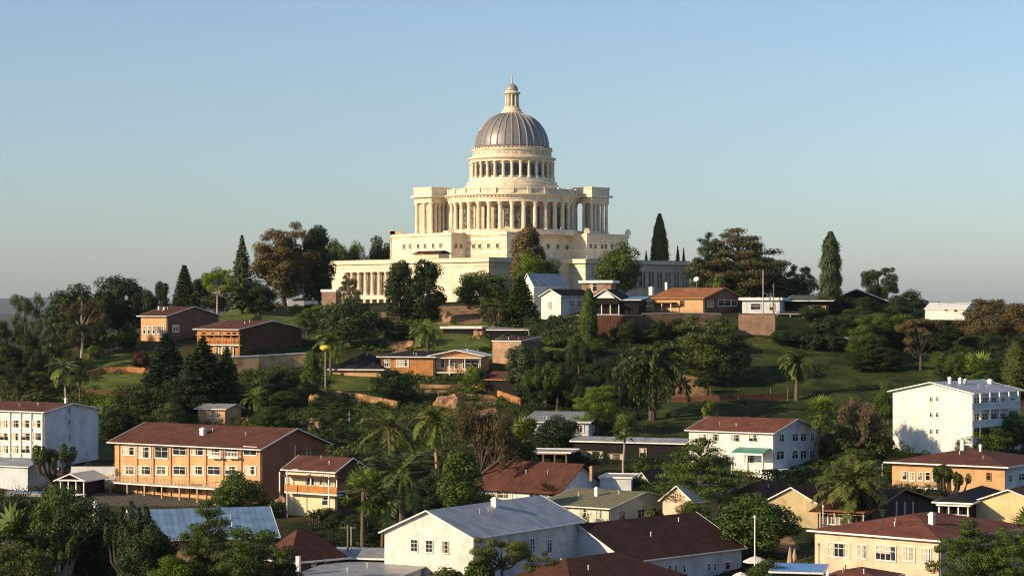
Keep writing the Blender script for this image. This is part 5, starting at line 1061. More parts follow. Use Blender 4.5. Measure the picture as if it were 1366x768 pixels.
# fences on the lawn
# ---------------------------------------------------------------- rocks
def rock(px, base, top, w, label, mat='soil_rock', seed=1):
    rng = random.Random(seed); Y = hit(px, base) or 450; x = (px-CX)/F*Y; z = tz(x, Y); h = (base-top)/F*Y; r = w/2/F*Y
    bm = __import__('bmesh').new(); __import__('bmesh').ops.create_icosphere(bm, subdivisions=3, radius=1.)
    from mathutils import noise
    for v in bm.verts:
        n = noise.noise(v.co*1.7+Vector((seed*3.1,0,0)))*.45+noise.noise(v.co*4+Vector((seed,2,0)))*.15; v.co *= 1+n; v.co.x *= r; v.co.y *= r*.8; v.co.z *= h
    me = bpy.data.meshes.new('rock'); bm.to_mesh(me); bm.free(); me.materials.append(MATS[mat]); o = bpy.data.objects.new('rock_outcrop', me); C.objects.link(o); o.location = (x, Y, z); tag(o, label, 'rock', 'rocky outcrops on the slope')
for a in ((597,430,416,18,'pale orange boulder outcrop right of the two dark evergreens below the capitol',1),(640,450,440,22,'orange rock under the right end of the flat white carport',3),
          (420,545,527,22,'pale rock at the foot of the dark column shrub beside the yellow lamp',4),(418,575,560,26,'pale pinkish outcrop on the bushy bank right of the hut',5),(545,462,452,60,'broad brown earth mound above the timber bungalow',6),(600,545,528,40,'brown rocky bank above the tall feather palms',7),(350,655,650,12,'small stone beside the long orange building',8),(325,563,556,14,'pale boulder right of the small orange hut',9),(375,680,664,24,'brown boulder heap left of the narrow cream house',10)): rock(a[0],a[1],a[2],a[3],a[4],seed=a[5])
# ---------------------------------------------------------------- poles and small things
pole('street_lamp', 434, 522, 468, .13, 'pole_grey', 'tall pole with a yellow oval lamp head above the pale stone wall', 'street lamp', head='yellow')
pole('utility_pole', 1018, 420, 360, .14, 'pole_grey', 'tallest thin pole rising behind the flat-roofed white house', 'pole')
pole('utility_pole', 1032, 420, 378, .14, 'pole_wood', 'shorter stout pole right of the tallest pole on the hilltop', 'pole')
pole('utility_pole', 1209, 436, 397, .16, 'pole_grey', 'utility pole with crossarm above the flat-topped tree on the right', 'pole', arms=1)
pole('flag_pole', 1007, 790, 690, .10, 'white_paint', 'white pole standing in front of the round spreading pine', 'pole', head='cap')
pole('utility_pole', 464, 770, 700, .15, 'pole_wood', 'thick wooden pole of the pair left of the big white boarded house', 'pole', arms=1)
pole('utility_pole', 468.5, 770, 702, .09, 'pole_grey', 'thin metal pole of the pair left of the big white boarded house', 'pole')
pole('street_lamp', 1098, 735, 676, .08, 'white_paint', 'white lamp post in front of the dark porch house', 'street lamp', head='cap')
pole('street_lamp', 383, 690, 628, .09, 'white_paint', 'curved white lamp post at the left side of the narrow cream house', 'street lamp', head='lamp')
pole('post', 665, 440, 410, .12, 'white_paint', 'upper white post left of the tiered conifer', 'post')
pole('post', 1177, 650, 618, .10, 'pole_grey', 'grey post above the near-black roof on the right', 'post')
pole('bollard', 127, 700, 668, .55, 'white_paint', 'stout white rounded post in front of the long orange building', 'post')
for x in (948, 985, 1028, 1051): pole('fence_post', x, 534, 518, .09, 'pole_wood', 'thin fence post on the dark red wall across the right lawn', 'fence post', group='fence posts on the right lawn')
pole('post', 466, 570, 548, .12, 'pole_grey', 'grey stake on the bushy bank left of the feather palms', 'post')
pole('post', 585, 560, 521, .09, 'pole_wood', 'thin wooden post below the terrace of the orange pavilion', 'post')
def umbrella(px, base, top, label, openr=None, mat='canvas'):
    Y = hit(px, base) or 270; x = (px-CX)/F*Y; z = tz(x, Y); h = (HY-top)/F*Y+ZC-z; e = empty('parasol', (x, Y, z), 0, label, 'parasol'); MB().tube([(0,0,-.5),(0,0,h)], [.04,.03], 6).build('pole', 'white_paint', e)
    if openr: MB().lathe([(openr,h-.75),(openr,h-.6),(openr*.5,h-.22),(.03,h)], n=8).build('canopy', mat, e)
    else: MB().lathe([(.28,h*.28),(.42,h*.4),(.22,h*.8),(.06,h)], n=9).build('canopy', mat, e)
umbrella(1054, 768, 729, 'tall closed tan parasol beside the front peach house', None, 'canvas_tan'); umbrella(1060, 766, 731, 'second closed tan parasol, slightly right of the tallest closed one', None, 'canvas_tan')
umbrella(1008, 776, 741, 'open white parasol behind the white pole', 1.5)
umbrella(988, 800, 762, 'open white parasol at the bottom edge right of the dark brown roof', 1.2)
h = House('shelter', 1095, 800, 1030, 1102, 764, 758, 'shed', 'dark_void', 'tarp_blue', 'blue tarpaulin roof at the bottom edge left of the front peach house', 'shelter', th=12, over=.3, fascia='white_paint')
h = House('outbuilding', 1175, 815, 1095, 1200, 775, 757, 'hip', 'umber_wall', 'roof_red', 'low red roofed outbuilding at the bottom edge in front of the front peach house', 'outbuilding', th=25, over=.4); h.chimney(1104, 762, 772, 4)
def basic(name, px, base, label, cat, fn, rz=0):
    Y = hit(px, base) or 300; x = (px-CX)/F*Y; e = empty(name, (x, Y, tz(x, Y)), rz, label, cat); fn(e); return e
def pool(e): MB().box(-3.2,3.2,-1.8,1.8,-1,.5).build('pool_wall','concrete',e); MB().box(-3.0,3.0,-1.6,1.6,.503,.53).build('cover','tarp_blue',e)
basic('swimming_pool', 40, 660, 'blue covered pool at the left edge below the white block', 'pool', pool, -.3)
def van(e):
    MB().box(-2.1,2.1,-.85,.85,.35,1.1).box(-2.1,1.2,-.8,.8,1.1,1.85).build('body','white_metal',e); MB().box(-1.9,1.1,-.83,.83,1.2,1.65).build('window','glass_dark',e)
    for x in (-1.3,1.3):
        for y in (-.8,.8): 
            w_ = MB().lathe([(.33,-.1),(.33,.1)], n=16).build('wheel','dark_metal',e); w_.location=(x,y,.33); w_.rotation_euler=(pi/2,0,0)
basic('parked_van', 68, 640, 'white van parked left of the garden canopy', 'van', van, .2)
def dish(e):
    MB().tube([(0,0,-2.),(0,0,1.6)],[.06,.05],6).build('mast','pole_grey',e); d = MB().lathe([(.02,0),(.3,.04),(.5,.14),(.62,.26),(.64,.24),(.5,.1),(.3,.0),(.03,-.05)], n=20, cap=False).build('dish','white_metal',e,True); d.location=(0,0,1.9); d.rotation_euler=(R(60),0,R(-30))
e = basic('satellite_dish', 929, 400, 'white satellite dish above the orange tiled bungalow', 'satellite dish', dish); Y=505; e.location=((929-CX)/F*Y, Y, ZC+(HY-384)/F*Y)
h = House('shed', 1133, 466, 1122, 1150, 452, 450, 'shed', 'umber_wall', 'metal_grey_x', 'tiny brown shed at the edge of the dark wood on the right lawn', 'shed', th=10, over=.8, fascia=None)
# hedge
def hedge(name, pts, h, wd, mat, label, cat='hedge'):
    W = []
    for px, py in pts: Y = hit(px, py) or 400; W.append(np.array(((px-CX)/F*Y, Y)))
    rng = np.random.default_rng(len(label)); P = []; Nn = []; o = W[0]
    for a, b in zip(W[:-1], W[1:]):
        d = b-a; l = np.linalg.norm(d); n = int(l*h*60); nr = np.array([-d[1], d[0]])/l
        t = rng.random(n); s = rng.uniform(-1, 1, n); z = rng.random(n); top = rng.random(n) < .35; s = np.where(top, s, np.sign(s)*(1-.12*rng.random(n))); z = np.where(top, 1-.1*rng.random(n), z)
        xy = a+d*t[:,None]+nr*(s*wd/2)[:,None]; hh = h*(1+.12*np.sin(t*l*1.3)+.06*np.sin(t*l*3.7))
        P.append(np.column_stack([xy-o, [tz(x, y) for x, y in xy]+z*hh])); Nn.append(np.column_stack([nr[0]*s, nr[1]*s, np.where(top, 1, .2)])+rng.normal(size=(n,3))*.4)
    P = np.concatenate(P); V, Q = quads(rng, P, np.concatenate(Nn), .4, .25); me = mesh_np(name, V, Q, .3+.5*rng.random(len(Q))); me.materials.append(MATS[mat]); ob = bpy.data.objects.new(name, me); C.objects.link(ob); ob.location = (o[0], o[1], 0); return tag(ob, label, cat)
hedge('hedge', [(1018,652),(1060,648),(1110,645)], 2.6, 1.6, 'lf_dark', 'dark clipped hedge in front of the white house with the green awning')
hedge('hedge', [(315,478),(360,474),(404,470)], 1.1, 1.4, 'lf_green', 'leafy hedge along the top of the tan retaining wall')
hedge('hedge', [(700,452),(735,452),(770,452)], 4.3, 2.2, 'lf_dark', 'tall dark hedge below the white cottages left of the slim cypress')
hedge('hedge', [(1170,612),(1215,610)], 1.6, 2.5, 'lf_lime', 'low bright hedge at the left foot of the white block with balconies')
hedge('hedge', [(780,445),(830,447),(870,449)], 1.2, 1.5, 'lf_dark', 'low dark hedge at the foot of the slatted timber wall')

def wires(a, b, label):
    (p0,t0,Y0), (p1,t1,Y1) = a, b; A = np.array(wp(p0,t0,Y0)); B = np.array(wp(p1,t1,Y1)); m = MB(); r = None; e = empty('power_line', tuple(A), 0, label, 'power line')
    for k in (-.7, 0, .7):
        pts = [tuple(A+(B-A)*t-np.array([0,-k,4*t*(1-t)*1.2])-A) for t in np.linspace(0, 1, 14)]; MB().tube(pts, [.03]*14, 4).build('wire', 'dark_metal', e)
wires((1209,398,497), (1420,400,520), 'power line running from the crossarm pole to the right edge'); wires((1209,398,497), (1032,380,492), 'power line running from the crossarm pole left to the stout pole')
# ---------------------------------------------------------------- trees one can tell apart
T = tree
# left end
T('wispy', 35, 500, 387, 52, 'lf_grey', 'thin feathery tree leaning at the far left, tallest of the left skyline clump')
T('wispy', 10, 508, 425, 66, 'lf_olive', 'olive feathery tree cut by the left edge below the tallest leaning one')
T('wispy', 62, 505, 424, 56, 'lf_olive', 'olive feathery tree with leaning pale trunk beside the tallest leaning one', lean=.12, bark='bark_pale')
T('wispy', 108, 478, 391, 72, 'lf_brown', 'brown feathery tree with straight pale trunk above the orange garden wall', bark='bark_pale')
T('round', 96, 462, 377, 74, 'lf_dark', 'dark rounded tree behind the brown feathery tree', Y=500)
T('round', 158, 462, 364, 74, 'lf_dark', 'tall dark tree left of the orange house, highest of its clump', Y=512)
T('oval', 192, 450, 386, 40, 'lf_dark', 'dark tree pressed against the right side of the tall dark one', Y=508)
T('round', 170, 470, 432, 30, 'lf_dark', 'dark lower tree between the banana clump and the orange house')
T('oval', 216, 420, 374, 28, 'lf_dark', 'small dark oval tree above the roof of the orange house')
T('araucaria', 246, 420, 353, 42, 'lf_grey', 'tiered grey-green conifer above the ridge of the orange house')
T('oval', 266, 420, 368, 34, 'lf_dark', 'narrow dark tree between the tiered conifer and the lime green tree')
T('round', 291, 418, 354, 46, 'lf_dark', 'dark tree top behind the lime green tree')
T('umbrella', 291, 424, 359, 46, 'lf_lime', 'lime green tree with pale bare trunk left of the tall pointed fir', bark='bark_pale')
T('fir', 323, 418, 313, 42, 'lf_grey', 'tall pointed fir on the left skyline')
T('round', 345, 420, 372, 46, 'lf_dark', 'dark shrubby tree at the foot of the tall pointed fir')
T('loose', 380, 408, 294, 88, 'lf_brown', 'great brown broadleaf tree left of the capitol'); T('round', 378, 408, 306, 74, 'lf_brown', 'dense brown crown inside the great brown broadleaf tree')
T('oval', 422, 406, 299, 50, 'lf_dark', 'dark evergreen behind the right side of the great brown tree')
T('round', 449, 395, 317, 46, 'lf_green', 'green tree top left of the pair behind the capitol wing', Y=645); T('round', 472, 395, 319, 46, 'lf_green', 'green tree top right of the pair behind the capitol wing', Y=650)
T('round', 508, 395, 313, 40, 'lf_dark', 'dark round tree top behind the capitol next to its corner pier', Y=655)
T('round', 425, 395, 330, 60, 'lf_dark', 'dark tree mass at the left end of the capitol wing', Y=640)
# in front of the capitol
T('loose', 467, 428, 366, 34, 'lf_brown', 'small loose brownish tree in front of the capitol columns')
T('oval', 533, 428, 346, 44, 'lf_dark', 'left of the two dark evergreens in front of the capitol'); T('oval', 571, 429, 345, 54, 'lf_dark', 'right of the two dark evergreens in front of the capitol')
T('round', 466, 462, 394, 84, 'lf_grey', 'broad grey-green tree below the capitol columns')
T('round', 645, 420, 360, 82, 'lf_green', 'wide dark green tree right of the two dark evergreens below the capitol')
T('oval', 705, 390, 299, 50, 'lf_brown', 'dark brownish oval tree in front of the capitol drum', Y=566)
T('round', 708, 392, 337, 46, 'lf_lime', 'bright yellow-green tree under the dark oval one before the capitol', Y=556); T('round', 733, 392, 343, 34, 'lf_green', 'dark green tree touching the bright yellow-green one before the capitol', Y=559)
T('round', 826, 400, 321, 66, 'lf_green', 'large round green tree at the right front of the capitol', Y=572)
T('cypress', 880, 400, 284, 26, 'lf_olive', 'tall cypress right of the capitol on the skyline', Y=640)
T('fir', 862, 400, 334, 16, 'lf_dark', 'tiny dark tree tip left of the tall skyline cypress', Y=645); T('fir', 904, 400, 327, 16, 'lf_dark', 'first small dark fir tip right of the tall skyline cypress', Y=642); T('fir', 912, 400, 330, 14, 'lf_dark', 'second small dark fir tip right of the tall skyline cypress', Y=646)
T('araucaria', 695, 442, 367, 52, 'lf_green', 'dark spiky conifer left of the white cottages')
T('loose', 660, 448, 395, 52, 'lf_olive', 'thin olive tree left of the dark spiky conifer')
T('cypress', 785, 462, 384, 26, 'lf_green', 'slim cypress in front of the slatted timber wall')
T('shrub', 805, 458, 442, 14, 'lf_lime', 'small bright bush right of the slim cypress foot'); T('shrub', 768, 462, 442, 22, 'lf_green', 'bright leafy bush left of the slim cypress foot')
# right skyline
T('cedar', 985, 402, 303, 132, 'lf_brown', 'huge spreading cedar on the right skyline'); T('round', 1005, 402, 330, 90, 'lf_olive', 'dense lower half of the huge skyline cedar group, right part'); T('cedar', 945, 402, 309, 62, 'lf_dark', 'dark cedar behind the left side of the huge spreading one', Y=600)
T('round', 950, 402, 345, 60, 'lf_dark', 'dark round tree under the left side of the huge skyline cedar')
T('feather', 957, 402, 365, 26, 'lf_palmbright', 'small bright palm behind the orange tiled bungalow', Y=508)
T('round', 1046, 404, 368, 34, 'lf_green', 'round green tree behind the shorter stout pole'); T('loose', 1070, 406, 352, 46, 'lf_dark', 'dark open tree left of the tall poplar'); T('round', 1062, 408, 372, 50, 'lf_dark', 'low dark tree left of the tall poplar')
T('poplar', 1108, 418, 308, 34, 'lf_grey', 'tall poplar on the right skyline')
T('umbrella', 1173, 410, 356, 52, 'lf_dark', 'dark umbrella pine on the right skyline'); T('round', 1168, 412, 376, 36, 'lf_dark', 'dark shrubby tree under the umbrella pine')
T('round', 1212, 420, 384, 60, 'lf_dark', 'dark rounded tree right of the umbrella pine')
T('feather', 1158, 430, 398, 26, 'lf_palm', 'small palm in front of the blue sloping metal roof')
T('loose', 1318, 470, 397, 84, 'lf_brown', 'wide brown tree at the right end of the skyline'); T('round', 1320, 474, 404, 70, 'lf_brown', 'dense brown crown under the wide brown skyline tree'); T('round', 1358, 476, 402, 60, 'lf_brown', 'brown tree cut by the right edge on the skyline')
T('flattop', 1228, 494, 424, 74, 'lf_brown', 'flat-topped brown tree with forked limbs on the right slope')
T('cypress', 1355, 530, 455, 42, 'lf_olive', 'broad olive cypress cut by the right edge')
T('fan', 1307, 530, 482, 56, 'lf_palmbright', 'fan palm rising behind the white block with balconies', Y=432)
T('round', 1185, 566, 506, 42, 'lf_green', 'dark green tree left of the white block with balconies')
T('cycad', 1213, 600, 564, 44, 'lf_palm', 'dark spiky cycad in front of the white block with balconies'); T('cycad', 1253, 602, 586, 24, 'lf_green', 'small spiky palm bush under the white block with balconies')
T('round', 1352, 606, 546, 44, 'lf_green', 'bright green tree at the right edge beside the balconies'); T('round', 1322, 612, 568, 62, 'lf_green', 'bushy green tree below the balconies of the white block'); T('round', 1290, 610, 578, 36, 'lf_green', 'leafy shrub left of the bushy tree below the balconies')
# mid hill
T('date', 1062, 534, 462, 54, 'lf_palm', 'shaggy date palm standing on the right lawn')
T('fan', 1090, 618, 524, 54, 'lf_palmbright', 'tall fan palm at the right corner of the white house with the green awning', lean=.05)
T('twiggy', 1142, 612, 527, 84, 'lf_twig', 'bare greyish-brown twiggy tree right of the tall fan palm'); T('shrub', 1120, 612, 565, 56, 'lf_olive', 'olive shrub under the bare twiggy tree, left side'); T('shrub', 1168, 612, 570, 50, 'lf_olive', 'olive shrub under the bare twiggy tree, right side')
T('shrub', 945, 560, 532, 20, 'lf_yellow', 'single round lime bush on the right lawn')
T('loose', 948, 512, 417, 100, 'lf_olive', 'big olive tree in front of the brick retaining wall'); T('round', 940, 512, 428, 80, 'lf_olive', 'dense heart of the big olive tree before the brick wall'); T('round', 972, 516, 440, 60, 'lf_dark', 'dark tree against the right side of the big olive tree')
T('shaggy', 870, 560, 454, 104, 'lf_olive', 'large shaggy arching tree in the middle of the shaded slope')
T('pompom', 797, 582, 512, 68, 'lf_lime', 'bright yellow-green tree below the round weeping tree')
T('fan', 832, 640, 550, 40, 'lf_palmbright', 'slender palm with thin white trunk in front of the long carport', bark='bark_pale')
T('weeping', 728, 545, 480, 68, 'lf_green', 'round weeping tree in the centre of the slope'); T('oval', 693, 530, 458, 46, 'lf_grey', 'grey-green tree left of the round weeping tree')
T('weeping', 772, 510, 452, 40, 'lf_dark', 'dark drooping tree above the round weeping tree')
T('round', 840, 460, 425, 34, 'lf_dark', 'dark creeper covered tree between timber wall and brick wall')
T('round', 745, 600, 552, 60, 'lf_dark', 'dark rounded tree in front of the small white flat-roofed house'); T('fan', 698, 640, 552, 56, 'lf_palm', 'dark fan palm left of the small white flat-roofed house')
T('feather', 571, 478, 424, 54, 'lf_palmbright', 'feather palm just above the timber bungalow'); T('cycad', 655, 474, 444, 50, 'lf_palmbright', 'spiky yucca clump left of the tan brick storehouse'); T('fan', 632, 524, 484, 44, 'lf_palmbright', 'short bright palm in front of the orange pavilion')
T('weeping', 514, 460, 420, 28, 'lf_green', 'small pointed weeping bush right of the broad grey-green tree'); T('round', 535, 462, 432, 44, 'lf_dark', 'dark shrub below the two dark evergreens')
T('feather', 441, 500, 438, 56, 'lf_palmbright', 'feather palm behind the yellow lamp'); T('oval', 416, 536, 466, 28, 'lf_green', 'dark green column shrub directly under the yellow lamp')
T('round', 410, 450, 410, 36, 'lf_green', 'green shrub tree at the right end of the upper left lawn')
T('round', 526, 540, 489, 62, 'lf_dark', 'round dark tree in front of the timber bungalow')
T('loose', 385, 530, 490, 40, 'lf_green', 'green tree at the right foot of the tan retaining wall'); T('round', 370, 535, 492, 46, 'lf_dark', 'dark round tree in front of the tan retaining wall')
T('feather', 338, 556, 515, 40, 'lf_palmbright', 'low feather palm right of the small orange hut')
T('round', 362, 578, 540, 44, 'lf_green', 'leafy green bush tree on the bank below the tan wall')
# big firs
T('araucaria', 222, 540, 444, 72, 'lf_blue', 'bluish conifer left of the big dark firs'); T('fir', 270, 552, 450, 92, 'lf_dark', 'biggest dark fir in front of the dark chalet'); T('fir', 303, 550, 462, 52, 'lf_dark', 'narrower dark fir at the right shoulder of the biggest one'); T('round', 248, 556, 490, 60, 'lf_dark', 'dark skirt tree at the foot of the bluish conifer')
T('banana', 138, 474, 444, 30, 'lf_green', 'banana clump above the upper left lawn, left one'); T('banana', 160, 470, 442, 34, 'lf_lime', 'banana clump above the upper left lawn, right one'); T('shrub', 126, 480, 460, 18, 'lf_lime', 'small bright bush left of the banana clumps')
T('shrub', 188, 492, 466, 28, 'lf_maroon', 'maroon leaved shrub between the left lawn and the bluish conifer')
T('feather', 88, 548, 476, 50, 'lf_palmbright', 'slender palm with white trunk above the white three-storey block', bark='bark_pale'); T('feather', 107, 540, 486, 34, 'lf_palm', 'smaller dark palm close behind the slender white-trunked palm')
T('round', 186, 572, 510, 84, 'lf_olive', 'wide olive tree above the roof of the long orange building'); T('round', 226, 582, 534, 44, 'lf_olive', 'olive tree between the wide olive one and the orange hut'); T('round', 155, 590, 540, 50, 'lf_dark', 'dark tree in the shade right of the white three-storey block')
T('shrub', 140, 560, 528, 44, 'lf_lime', 'bright bush under the short dark brown wall'); T('shrub', 50, 545, 522, 40, 'lf_olive', 'olive bush above the roof of the white three-storey block')
# around the hotel
T('candelabra', 73, 655, 590, 62, 'lf_green', 'lumpy green tree in front of the gable of the white three-storey block')
T('round', 318, 690, 627, 72, 'lf_green', 'dark green tree hiding the right end of the long orange building'); T('shrub', 360, 690, 665, 44, 'lf_green', 'low green shrub right of the tree hiding the long orange building')
T('banana', 418, 700, 676, 34, 'lf_green', 'broad leaved plants at the foot of the narrow cream house')
# lower left foreground
T('round', 20, 760, 655, 92, 'lf_dark', 'dark tree mass at the left edge of the foreground'); T('fan', 2, 800, 668, 120, 'lf_green', 'big fan palm cut by the left edge'); T('round', 78, 770, 640, 80, 'lf_green', 'dark green tree with lit left side below the garden canopy')
T('round', 118, 790, 658, 110, 'lf_dark', 'large black-green tree in the lower left foreground'); T('candelabra', 172, 800, 668, 66, 'lf_dark', 'black clubbed tree standing out against the blue metal roof'); T('round', 205, 800, 690, 56, 'lf_dark', 'dark bushy tree covering the left corner of the blue metal roof'); T('round', 140, 790, 668, 70, 'lf_dark', 'dark tree between the large black-green one and the clubbed black one'); T('round', 195, 810, 700, 80, 'lf_dark', 'dark bushy tree below the clubbed black one')
T('candelabra', 68, 800, 712, 74, 'lf_green', 'pale stemmed candelabra tree in the lower left corner', bark='bark_pale'); T('round', 30, 810, 720, 90, 'lf_olive', 'olive bush in the lower left corner')
T('cedar', 278, 810, 663, 96, 'lf_green', 'dark cedar in front of the blue metal roof'); T('pompom', 342, 815, 700, 112, 'lf_green', 'sunlit rounded pine right of the dark cedar'); T('round', 228, 815, 738, 74, 'lf_lime', 'bright bush left of the dark cedar at the bottom edge'); T('round', 375, 815, 735, 60, 'lf_dark', 'dark tree right of the sunlit rounded pine')
# palms in the centre
T('feather', 522, 640, 532, 104, 'lf_palm', 'left one of the two tall feather palms on the bushy bank'); T('feather', 583, 650, 532, 76, 'lf_palmbright', 'right one of the two tall feather palms with a bare tan trunk', bark='palm_dead')
T('feather', 536, 715, 596, 112, 'lf_palm', 'feather palm with reddish trunk behind the big white boarded house'); T('fan', 484, 740, 618, 74, 'lf_palmbright', 'bright fan palm right of the narrow cream house'); T('feather', 510, 735, 645, 70, 'lf_palm', 'low palm between the fan palm and the big white boarded house')
T('oval', 615, 700, 596, 64, 'lf_green', 'dense green tree right behind the ridge of the big white boarded house'); T('round', 580, 690, 630, 60, 'lf_dark', 'dark tree between the reddish-trunked palm and the dense green tree'); T('round', 645, 690, 655, 50, 'lf_green', 'low green bush right of the dense green tree')
T('twiggy', 640, 660, 532, 104, 'lf_brown', 'wide brown twiggy tree in the middle of the slope'); T('loose', 655, 655, 550, 70, 'lf_brown', 'brown leafy tree tangled with the wide twiggy one'); T('round', 690, 640, 575, 60, 'lf_dark', 'dark tree right of the wide brown twiggy tree')
T('cycad', 738, 678, 636, 54, 'lf_brown', 'brownish spiky plants in front of the long red tiled roof')
T('cycad', 783, 708, 682, 22, 'lf_green', 'spiky plant by the left wall of the house with the olive green roof'); T('shrub', 869, 708, 674, 24, 'lf_olive', 'clipped olive bush in front of the right wall of the olive roofed house')
# right foreground
T('cedar', 935, 690, 583, 134, 'lf_green', 'broad layered cedar left of the white house with the green awning'); T('round', 858, 668, 636, 54, 'lf_green', 'leafy tree in front of the tiny cream cottage')
T('round', 1006, 745, 655, 124, 'lf_green', 'round spreading pine above the white pole'); T('round', 926, 712, 666, 50, 'lf_green', 'green bush tree left of the round spreading pine')
T('date', 1140, 708, 608, 110, 'lf_olive', 'thick trunked palm behind the front peach house'); T('cedar', 1136, 690, 598, 104, 'lf_green', 'layered green pine over the thick trunked palm')
T('candelabra', 1268, 676, 618, 54, 'lf_green', 'dark branching pine in front of the orange house at the right'); T('round', 1330, 655, 640, 36, 'lf_dark', 'dark low bush beside the pale yellow gable')
T('pompom', 1290, 812, 690, 104, 'lf_green', 'sunlit bushy pine in front of the right end of the front peach house'); T('pompom', 1345, 815, 700, 92, 'lf_green', 'green bushy pine in the lower right corner'); T('fan', 1375, 780, 672, 70, 'lf_palm', 'palm fronds reaching in at the right edge')
T('umbrella', 668, 800, 716, 84, 'lf_olive', 'small flat tree in front of the right wall of the big white boarded house'); T('loose', 722, 805, 732, 52, 'lf_olive', 'second small tree before the white boarded house, nearer the brown roofs'); T('shrub', 600, 800, 756, 66, 'lf_olive', 'bush below the gable of the big white boarded house'); T('shrub', 640, 800, 745, 40, 'lf_green', 'bush between the gable bush and the small flat tree')
T('round', 1028, 800, 744, 64, 'lf_green', 'green bush tree at the foot of the white pole')
T('round', 905, 450, 424, 34, 'lf_dark', 'dark shrubby tree leaning on the long dark brick wall'); T('shrub', 972, 452, 432, 26, 'lf_green', 'creeper bush in the gap between the two brick walls'); T('round', 880, 453, 426, 28, 'lf_dark', 'dark round bush at the middle of the long dark brick wall'); T('shrub', 826, 456, 436, 26, 'lf_dark', 'dark bush in front of the slatted timber wall')
# ---------------------------------------------------------------- woods: trees nothing tells apart
def wood(poly, n, kinds, mats, hpx, wpx, label, group, seed):
    rng = random.Random(seed); k = 0; tries = 0; got = []
    while k < n and tries < n*60:
        tries += 1; x0,y0,x1,y1 = poly; px, py = rng.uniform(x0,x1), rng.uniform(y0,y1)
        Y = hit(px, py)
        if not Y: continue
        X = (px-CX)/F*Y
        if infoot(X, Y) or any(math.hypot(X-a, Y-b) < 3.2 for a, b in got): continue
        got.append((X, Y)); hh = rng.uniform(*hpx)
        if 1215 < px < 1315 and py-hh < 426: hh = py-426
        if hh < 6 or (abs(px-1228) < 46 and 470 < py < 530) or (abs(px-292) < 52 and 562 < py < 602): continue
        tree(rng.choice(kinds), px, py, py-hh, rng.uniform(*wpx), rng.choice(mats), label, group, Y=Y); k += 1
def inpoly(x, y, P):
    c = False; j = len(P)-1
    for i in range(len(P)):
        if (P[i][1] > y) != (P[j][1] > y) and x < (P[j][0]-P[i][0])*(y-P[i][1])/(P[j][1]-P[i][1])+P[i][0]: c = not c
        j = i
    return c
def infoot(x, y): return any(inpoly(x, y, P) for P in FOOT)
wood((1140,428,1370,500), 44, ['round','oval','round'], ['lf_dark','lf_dark','lf_green'], (28,48), (36,58), 'dense dark evergreen of the shaded wood covering the right-hand hillside', 'trees of the shaded wood on the right hillside', 1)
wood((1040,428,1160,470), 16, ['round','shrub'], ['lf_dark'], (12,24), (26,44), 'dark bushy tree at the upper edge of the right lawn', 'bushy trees at the upper edge of the right lawn', 2)
wood((1230,505,1370,530), 8, ['round','oval'], ['lf_dark','lf_green'], (26,40), (36,50), 'dense dark evergreen of the shaded wood covering the right-hand hillside', 'trees of the shaded wood on the right hillside', 3)
wood((0,500,60,540), 10, ['wispy','round'], ['lf_olive','lf_dark'], (26,55), (36,56), 'olive and dark tree of the wood at the far left below the leaning trees', 'trees of the wood at the far left', 4)
wood((60,455,130,470), 5, ['round'], ['lf_dark'], (30,48), (36,50), 'dark tree of the belt behind the brown feathery tree', 'dark tree belt behind the brown feathery tree', 5)
wood((700,500,860,560), 17, ['round','weeping'], ['lf_dark'], (26,44), (34,54), 'dark bushy tree in the shaded hollow around the round weeping tree', 'bushy trees of the shaded hollow in the centre', 6)
wood((330,540,480,600), 12, ['round','loose'], ['lf_green','lf_olive','lf_dark'], (20,34), (30,46), 'mid-green bushy tree on the overgrown bank below the pale stone wall', 'bushy trees of the overgrown central bank', 7)
wood((460,590,640,660), 10, ['round','loose'], ['lf_dark','lf_olive'], (24,40), (34,50), 'bushy tree in the shade around the tall feather palms', 'bushy trees around the tall feather palms', 8)
wood((820,470,960,540), 8, ['round','weeping'], ['lf_dark'], (22,36), (34,50), 'dark bushy tree on the shaded slope around the shaggy arching tree', 'bushy trees around the shaggy arching tree', 15)
wood((690,455,900,490), 9, ['round','shrub'], ['lf_dark','lf_green'], (12,24), (24,38), 'low dark garden tree on the strip below the timber and brick walls', 'garden trees below the timber and brick walls', 16)
wood((840,625,960,660), 5, ['round'], ['lf_dark','lf_green'], (18,28), (28,40), 'dark bushy tree between the long carport and the layered cedar', 'bushy trees by the long carport', 9)
wood((1100,600,1190,660), 8, ['round','loose'], ['lf_dark','lf_olive'], (20,34), (32,46), 'bushy tree on the slope around the bare twiggy tree', 'bushy trees around the bare twiggy tree', 10)
wood((430,690,520,740), 6, ['round'], ['lf_dark'], (20,34), (34,46), 'dark bushy tree around the bright fan palm', 'bushy trees around the bright fan palm', 11)
wood((560,400,830,408), 8, ['round'], ['lf_green','lf_dark'], (12,22), (20,32), 'small garden tree at the foot of the capitol', 'small garden trees at the foot of the capitol', 12)
wood((330,405,430,420), 6, ['shrub'], ['lf_green','lf_lime'], (8,16), (18,28), 'garden shrub on the terrace left of the capitol', 'garden shrubs left of the capitol', 13)
wood((140,535,330,600), 9, ['round'], ['lf_olive','lf_dark','lf_green'], (22,36), (34,50), 'bushy tree on the shaded slope behind the long orange building', 'bushy trees behind the long orange building', 14)
